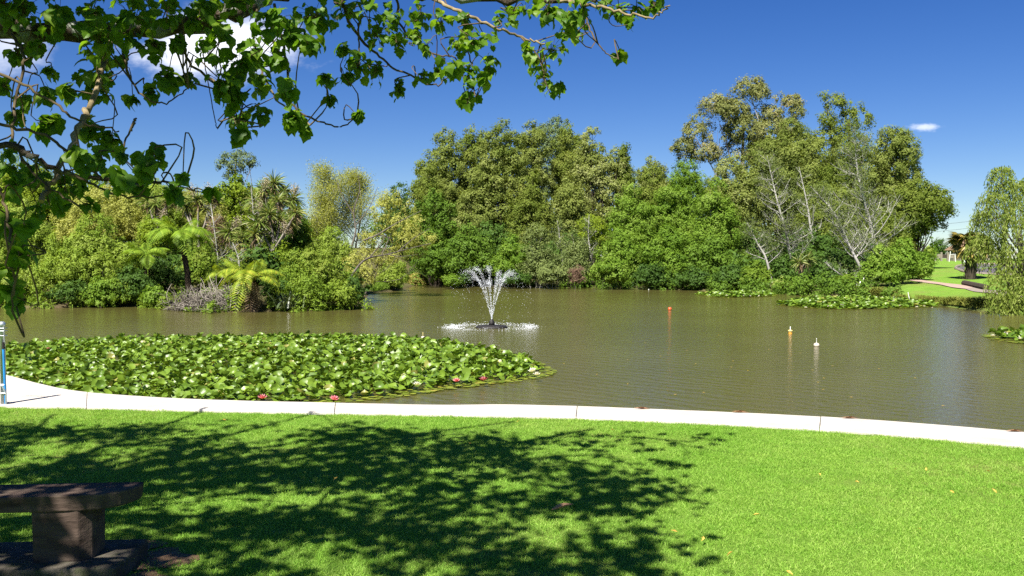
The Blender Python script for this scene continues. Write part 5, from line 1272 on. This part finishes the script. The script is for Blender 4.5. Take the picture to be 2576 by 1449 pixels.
# limbs in view: (x, y, distance) of each bend
BR = [([(-420, 90, 4.6), (-150, 70, 4.8), (0, 72, 4.8), (150, 80, 4.9), (300, 76, 5.0), (450, 62, 5.0), (570, 42, 5.1), (650, 8, 5.2), (800, -90, 5.4), (1100, -210, 5.8)], .062, .035, 'limb'),
      ([(650, 8, 5.2), (760, -20, 5.4), (900, -30, 5.6), (1080, -8, 5.8), (1250, -6, 5.8), (1400, -2, 5.7), (1500, 2, 5.6)], .030, .016, 'limb'),
      ([(1080, -8, 5.8), (1160, 30, 5.7), (1235, 62, 5.7), (1310, 92, 5.8), (1370, 110, 5.8)], .013, .006, 'twigpale'),
      ([(1400, -2, 5.7), (1480, 12, 5.5), (1560, 30, 5.4), (1640, 40, 5.3), (1686, 14, 5.2)], .012, .004, 'twigpale'),
      ([(1470, 14, 5.5), (1480, 60, 5.5), (1500, 105, 5.4), (1530, 138, 5.4), (1556, 150, 5.4)], .006, .003, 'twig'),
      ([(-300, 330, 3.6), (0, 365, 3.7), (90, 400, 3.7), (180, 440, 3.8), (320, 462, 3.9), (430, 460, 4.0)], .017, .006, 'limb'),
      ([(290, 80, 5.0), (225, 260, 4.4), (205, 320, 4.2), (160, 410, 4.0), (104, 507, 3.8)], .016, .012, 'twigpale'),
      ([(-200, 130, 4.2), (0, 185, 4.2), (120, 250, 4.2), (210, 310, 4.2), (300, 330, 4.3)], .009, .004, 'twig'),
      ([(-150, 250, 4.0), (0, 310, 4.0), (120, 345, 4.0), (215, 420, 3.9), (300, 470, 3.9)], .009, .004, 'twig'),
      ([(20, 72, 4.8), (60, 150, 4.6), (30, 330, 4.2), (90, 440, 3.9), (200, 520, 3.8)], .009, .004, 'twig'),
      ([(690, 10, 5.2), (720, 150, 5.1), (735, 260, 5.0), (800, 305, 5.0), (860, 318, 5.0), (905, 290, 5.0)], .009, .003, 'twig'),
      ([(650, 8, 5.2), (640, 120, 5.0), (690, 240, 5.0), (780, 315, 4.9)], .008, .004, 'twigpale'),
      ([(860, -25, 5.6), (880, 60, 5.7), (940, 130, 5.8), (1000, 175, 5.8), (1090, 215, 5.9), (1130, 190, 5.9)], .011, .004, 'twig'),
      ([(1000, -10, 5.8), (1010, 70, 5.9), (1080, 130, 5.9), (1150, 150, 5.9), (1170, 230, 5.9)], .009, .003, 'twig'),
      ([(1180, 35, 5.7), (1175, 110, 5.8), (1190, 180, 5.8), (1180, 250, 5.8)], .007, .003, 'twig'),
      ([(1310, 92, 5.8), (1360, 150, 5.7), (1370, 200, 5.7), (1385, 235, 5.7)], .006, .003, 'twig'),
      ([(450, 62, 5.0), (470, 150, 4.8), (540, 205, 4.7), (580, 260, 4.7), (610, 340, 4.7)], .009, .003, 'twig'),
      ([(300, 76, 5.0), (330, 200, 4.6), (400, 260, 4.5), (490, 210, 4.6)], .007, .003, 'twig'),
      ([(330, 330, 4.3), (340, 300, 4.3), (310, 380, 4.2), (350, 440, 4.1)], .006, .003, 'twig'),
      ([(-60, 420, 3.3), (0, 480, 3.3), (20, 560, 3.25), (35, 660, 3.2), (30, 780, 3.2)], .007, .003, 'twig'),
      ([(180, 440, 3.8), (300, 490, 3.8), (420, 490, 3.9), (470, 445, 3.9)], .006, .002, 'twig'),
      ([(430, 460, 4.0), (490, 480, 4.0), (540, 488, 4.0)], .004, .002, 'twig'),
      ([(510, 130, 4.8), (540, 300, 4.8), (548, 325, 4.8)], .003, .002, 'twig'),
      ([(900, 60, 5.7), (905, 180, 5.7), (880, 215, 5.7)], .006, .003, 'twig')]
nodes = []; branch_o = []
for pts, r0, r1, mt in BR:
    P = curve([at(*p) for p in pts], 34); P[1:-1] += orng.normal(size=(32, 3)) * min(.012, r0 * .5)
    mb = MB(); rr = np.linspace(r0, r1, 34) * (1 + .10 * np.sin(np.arange(34) * 1.7) * (mt == 'limb')); tube(mb, P, r0, r1, 10 if r0 > .02 else 6, radii=rr)
    branch_o.append(mb.build('branch', M[mt], ot, smooth=True, origin=tb)); nodes.append(P)
allnodes = np.vstack(nodes)
# trunk and unseen limbs that carry the rest of the crown
mb = MB(); tp = curve((tb - (0, 0, .3), tb + (.08, .1, 1.2), tb + (.35, .3, 2.6), tb + (.6, .4, 4.2), tb + (.8, .3, 6.5)), 16); tube(mb, tp, .30, .10, 12)
for k_, e in ((8, nodes[0][0]), (6, nodes[5][0]), (8, nodes[7][0]), (7, nodes[8][0]), (5, nodes[19][0])):
    tube(mb, curve((tp[k_], (tp[k_] + e) / 2 + (0, 0, .25), e), 10), .07 if k_ == 8 else .03, .05 if e is nodes[0][0] else .012, 8)
hidden = []
for k_, e in ((9, (-2.6, 2.2, 4.6)), (10, (-2.4, 4.6, 5.0)), (10, (-3.6, 6.0, 4.7)), (11, (-1.2, 3.4, 5.2)), (9, (-4.6, 6.6, 4.2)), (11, (-1.6, 5.4, 4.9)), (10, (-.7, 4.2, 4.5)), (12, (-3.2, 3.6, 5.6)), (9, (-6.2, 6.0, 4.6))):
    e = np.array(e); br = curve((tp[k_], (tp[k_] + e) / 2 + (0, 0, .35), e), 12); tube(mb, br, .07, .02, 7); hidden.append(br)
mb.build('trunk', M['limb'], ot, smooth=True, origin=tb)
clusters = [(60, 30, 70, 9, 0), (150, 50, 60, 8, 0), (100, 115, 45, 6, 0), (230, 35, 60, 9, 0), (330, 45, 60, 9, 0), (420, 30, 50, 8, 0), (520, 22, 50, 8, 0), (250, 110, 60, 10, 0), (260, 165, 60, 11, 0), (240, 215, 50, 9, 0), (175, 235, 30, 5, 0), (120, 240, 30, 4, 0), (45, 140, 35, 4, 0), (130, 190, 25, 3, 0), (60, 258, 22, 2, 0), (330, 110, 30, 5, 0), (390, 130, 40, 6, 0), (450, 115, 25, 4, 0), (420, 205, 38, 6, 0), (470, 215, 30, 5, 0), (520, 130, 40, 6, 0), (560, 90, 35, 6, 0), (560, 220, 48, 9, 0), (595, 252, 40, 7, 0), (600, 170, 50, 9, 0), (640, 140, 50, 9, 0), (690, 60, 60, 11, 0), (740, 90, 60, 11, 0), (790, 45, 55, 9, 0), (780, 120, 42, 8, 0), (700, 150, 45, 8, 0), (650, 205, 40, 6, 0), (720, 230, 36, 6, 0), (740, 300, 36, 7, 0), (610, 315, 40, 8, 0), (600, 340, 25, 5, 0), (655, 290, 28, 5, 0), (765, 325, 20, 4, 0), (820, 205, 20, 3, 0), (830, 258, 18, 3, 0), (900, 292, 14, 4, 0), (870, 130, 30, 5, 0),
    (870, 30, 50, 8, 1), (930, 20, 60, 10, 1), (980, 55, 50, 9, 1), (950, 95, 40, 7, 1), (900, 170, 42, 8, 1), (945, 180, 42, 7, 1), (870, 200, 32, 5, 1), (1000, 115, 30, 6, 1), (1040, 90, 32, 6, 1), (1060, 42, 42, 7, 1), (1005, 232, 32, 7, 1), (1060, 200, 25, 4, 1), (1100, 190, 30, 5, 1), (1130, 170, 30, 5, 1), (1150, 120, 32, 7, 1), (1110, 60, 32, 5, 1), (1170, 60, 32, 6, 1), (1185, 112, 38, 8, 1), (1225, 100, 30, 5, 1), (1180, 190, 32, 6, 1), (1230, 172, 32, 7, 1), (1178, 242, 36, 8, 1), (1215, 205, 25, 4, 1), (1290, 40, 30, 4, 1), (1320, 30, 30, 4, 1), (1380, 30, 50, 9, 0), (1420, 55, 45, 8, 0), (1350, 160, 32, 7, 1), (1390, 130, 42, 7, 1), (1370, 200, 36, 8, 1), (1392, 228, 28, 5, 1), (1330, 130, 22, 4, 1), (1450, 85, 32, 6, 1), (1425, 95, 25, 5, 1), (1470, 20, 40, 5, 0), (1525, 20, 32, 4, 1), (1560, 32, 32, 5, 1), (1600, 22, 40, 6, 1), (1645, 18, 38, 6, 1), (1590, 60, 20, 3, 1), (1556, 140, 18, 4, 1),
    (40, 430, 42, 6, 2), (120, 505, 40, 5, 2), (200, 400, 42, 8, 2), (250, 420, 42, 8, 2), (230, 340, 42, 9, 0), (280, 360, 32, 7, 0), (290, 460, 40, 6, 2), (200, 470, 30, 5, 2), (165, 480, 38, 5, 2), (370, 420, 42, 7, 2), (392, 400, 26, 5, 2), (350, 480, 22, 4, 2), (440, 490, 26, 6, 2), (460, 450, 9, 2, 2), (535, 493, 13, 3, 2), (30, 600, 48, 9, 3), (50, 645, 36, 7, 3), (20, 560, 32, 5, 3), (30, 740, 34, 6, 3), (42, 772, 24, 4, 3), (8, 690, 30, 5, 3), (60, 580, 22, 4, 3), (100, 530, 36, 4, 2), (160, 520, 30, 4, 2), (220, 520, 24, 4, 2), (20, 385, 24, 4, 2), (40, 475, 40, 6, 2), (90, 450, 32, 5, 2), (130, 312, 25, 4, 0), (100, 335, 25, 4, 0), (40, 300, 25, 4, 0), (310, 400, 25, 4, 2), (335, 255, 20, 3, 0), (380, 240, 20, 3, 0), (10, 220, 25, 3, 0), (1255, 50, 22, 3, 1), (1070, 120, 22, 3, 1), (500, 60, 40, 6, 0), (350, 10, 60, 8, 0), (600, 10, 60, 8, 0), (10, 20, 60, 8, 0)]
LP, LD, LN, LS, LK = [], [], [], [], []
twm = MB()
def spray(center, rad, n, lsize, toward=None, twig_r=.0035):
    nn = allnodes[np.argsort(np.linalg.norm(allnodes - center, axis=1))[orng.integers(0, 3)]]
    if .04 < np.linalg.norm(nn - center) < 1.0:
        c_ = curve((nn, nn * .65 + center * .35 + orng.normal(size=3) * .05 + (0, 0, .03), nn * .3 + center * .7 + orng.normal(size=3) * .05 + (0, 0, .03), center), 10); tube(twm, c_, twig_r * 1.3, twig_r * .6, 4, cap=False)
    for _ in range(n):
        off = rsphere(orng, 1)[0] * (orng.random() ** .5) * rad * (1, .9, 1)
        p = center + off; out = unit(np.array((off[0], off[1], off[2] * .4)) + rsphere(orng, 1)[0] * .03 * rad)
        d = unit(out * .8 + np.array((0, 0, -.9)) + rsphere(orng, 1)[0] * .45); nrm_ = unit(UP * .75 + out * .5 + rsphere(orng, 1)[0] * .55)
        sz = lsize * (orng.uniform(.55, 1.2) if orng.random() < .8 else orng.uniform(1.2, 1.7)); q_ = p - d * sz * .55
        tube(twm, np.array((center, (center + q_) / 2 + (0, 0, .012), q_)), .0016, .0012, 3, cap=False)
        LP.append(q_); LD.append(d); LN.append(nrm_); LS.append(sz); LK.append(orng.integers(0, 6))
for cx_, cy_, rad, n, kd in clusters:
    # the depth follows the limb that carries the spray
    sizes = {0: (.052, 4.7), 1: (.049, 5.75), 2: (.048, 3.9), 3: (.062, 3.2)}[kd]
    dpt = sizes[1] + orng.uniform(-.35, .35)
    c_ = at(cx_, cy_, dpt); spray(c_, rad / FPX * dpt, int(n * (3.1, 2.5, 2.2, 1.2)[kd]) + 1, sizes[0])
n_view = len(LP)
# sprays above the frame that throw the shade
sh_o = np.array([on(*p, 0)[:2] for p in ((-260, 1075), (0, 1072), (200, 1082), (500, 1068), (640, 1062), (760, 1085), (900, 1070), (1050, 1095), (1200, 1092), (1290, 1105), (1380, 1125), (1480, 1150), (1590, 1150), (1640, 1190), (1720, 1235), (1740, 1290), (1690, 1330), (1640, 1400), (1690, 1470), (1700, 1600), (-900, 1600), (-900, 1200))])
shv = np.array((-to_sun.x / to_sun.z, -to_sun.y / to_sun.z))
lo, hi = sh_o.min(0), sh_o.max(0); nsp = 0
for _ in range(14000):
    g = orng.uniform(lo, hi)
    if not inpoly(g[None], sh_o)[0]: continue
    zc = orng.uniform(3.5, 5.6); c_ = np.array((*(g - shv * zc), zc))
    if c_[1] > .3:
        px_, py_ = CX + FPX * c_[0] / c_[1], HORIZON - FPX * (zc - CAMZ) / c_[1]
        if py_ > -90 and -100 < px_ < 2700: continue
    # clumped: gaps set by lawn position, to leave sun flecks in the shade
    gap = math.sin(g[0] * 2.3 + 1.1 * math.sin(g[1] * 1.7)) * math.sin(g[1] * 3.1 + .8 * g[0]) + .45 * math.sin(g[0] * 5.7 + g[1] * 2.0)
    if gap < -.42 and orng.random() < .9: continue
    d_ = edge_dist(g[None], sh_o)[0]
    nl = orng.integers(5, 11)
    for _k in range(nl):
        p = c_ + orng.normal(size=3) * (.13, .13, .08); LP.append(p); LD.append(unit(rsphere(orng, 1)[0] + (0, 0, -.5))); LN.append(unit(UP + rsphere(orng, 1)[0] * .5)); LS.append(.10 * orng.uniform(.7, 1.3)); LK.append(orng.integers(0, 6))
    hb = np.vstack(hidden); nn = hb[np.argmin(np.linalg.norm(hb - c_, axis=1))]
    if orng.random() < .35: tube(twm, curve((nn, (nn + c_) / 2 + (0, 0, .08), c_), 6), .007, .003, 4, cap=False)
    nsp += 1
    if nsp >= 1500: break
tag(twm.build('twigs', M['twig'], ot, origin=tb), kind='stuff')
LP, LD, LN, LS, LK = np.array(LP), np.array(LD), np.array(LN), np.array(LS), np.array(LK)
Yx = unit(LD); Xx = unit(np.cross(Yx, LN)); Zx = np.cross(Xx, Yx); RM = np.stack((Xx, Yx, Zx), -1)
big = np.argsort(-(LS / np.maximum(LP[:, 1], .5))[:n_view])[:300]; bigset = set(big.tolist())
from mathutils import Matrix
for i_ in big:
    f = link('leaf', leaf_me[LK[i_]], branch_o[int(np.argmin([np.min(np.linalg.norm(P - LP[i_], axis=1)) for P in nodes]))]); m = Matrix([list(RM[i_][r]) for r in range(3)]).to_4x4(); m.translation = Vector(LP[i_] - tb)
    f.matrix_local = m @ Matrix.Diagonal((LS[i_],) * 3 + (1,))
mb = MB(); hid = np.arange(len(LP)) >= n_view
for kk, src in enumerate(leaf_src):
    sel = np.array([i_ for i_ in range(len(LP)) if LK[i_] == kk and i_ not in bigset and not hid[i_]], int)
    for h_ in range(2):
        bv = src.v[h_]; V = np.einsum('nij,vj->nvi', RM[sel], bv) * LS[sel][:, None, None] + LP[sel][:, None]
        off = (np.arange(len(sel)) * len(bv))[:, None, None]; F = src.f[h_] - (0 if h_ == 0 else len(src.v[0]))
        mb.add(V.reshape(-1, 3), (F[None] + off).reshape(-1, 3), np.repeat(np.clip(src.t[0][0] + orng.normal(size=len(sel)) * .15, 0, 1), len(F)))
cards(mb, LP[hid], LD[hid], LN[hid], LS[hid], LS[hid] * .95, orng.random(hid.sum()), .2); cards(mb, LP[hid] + LD[hid] * LS[hid][:, None] * .1, LD[hid] + Xx[hid] * .9, LN[hid], LS[hid] * .8, LS[hid] * .6, orng.random(hid.sum()), .2)
tag(mb.build('foliage', M['overleaf'], ot, origin=tb), kind='stuff')
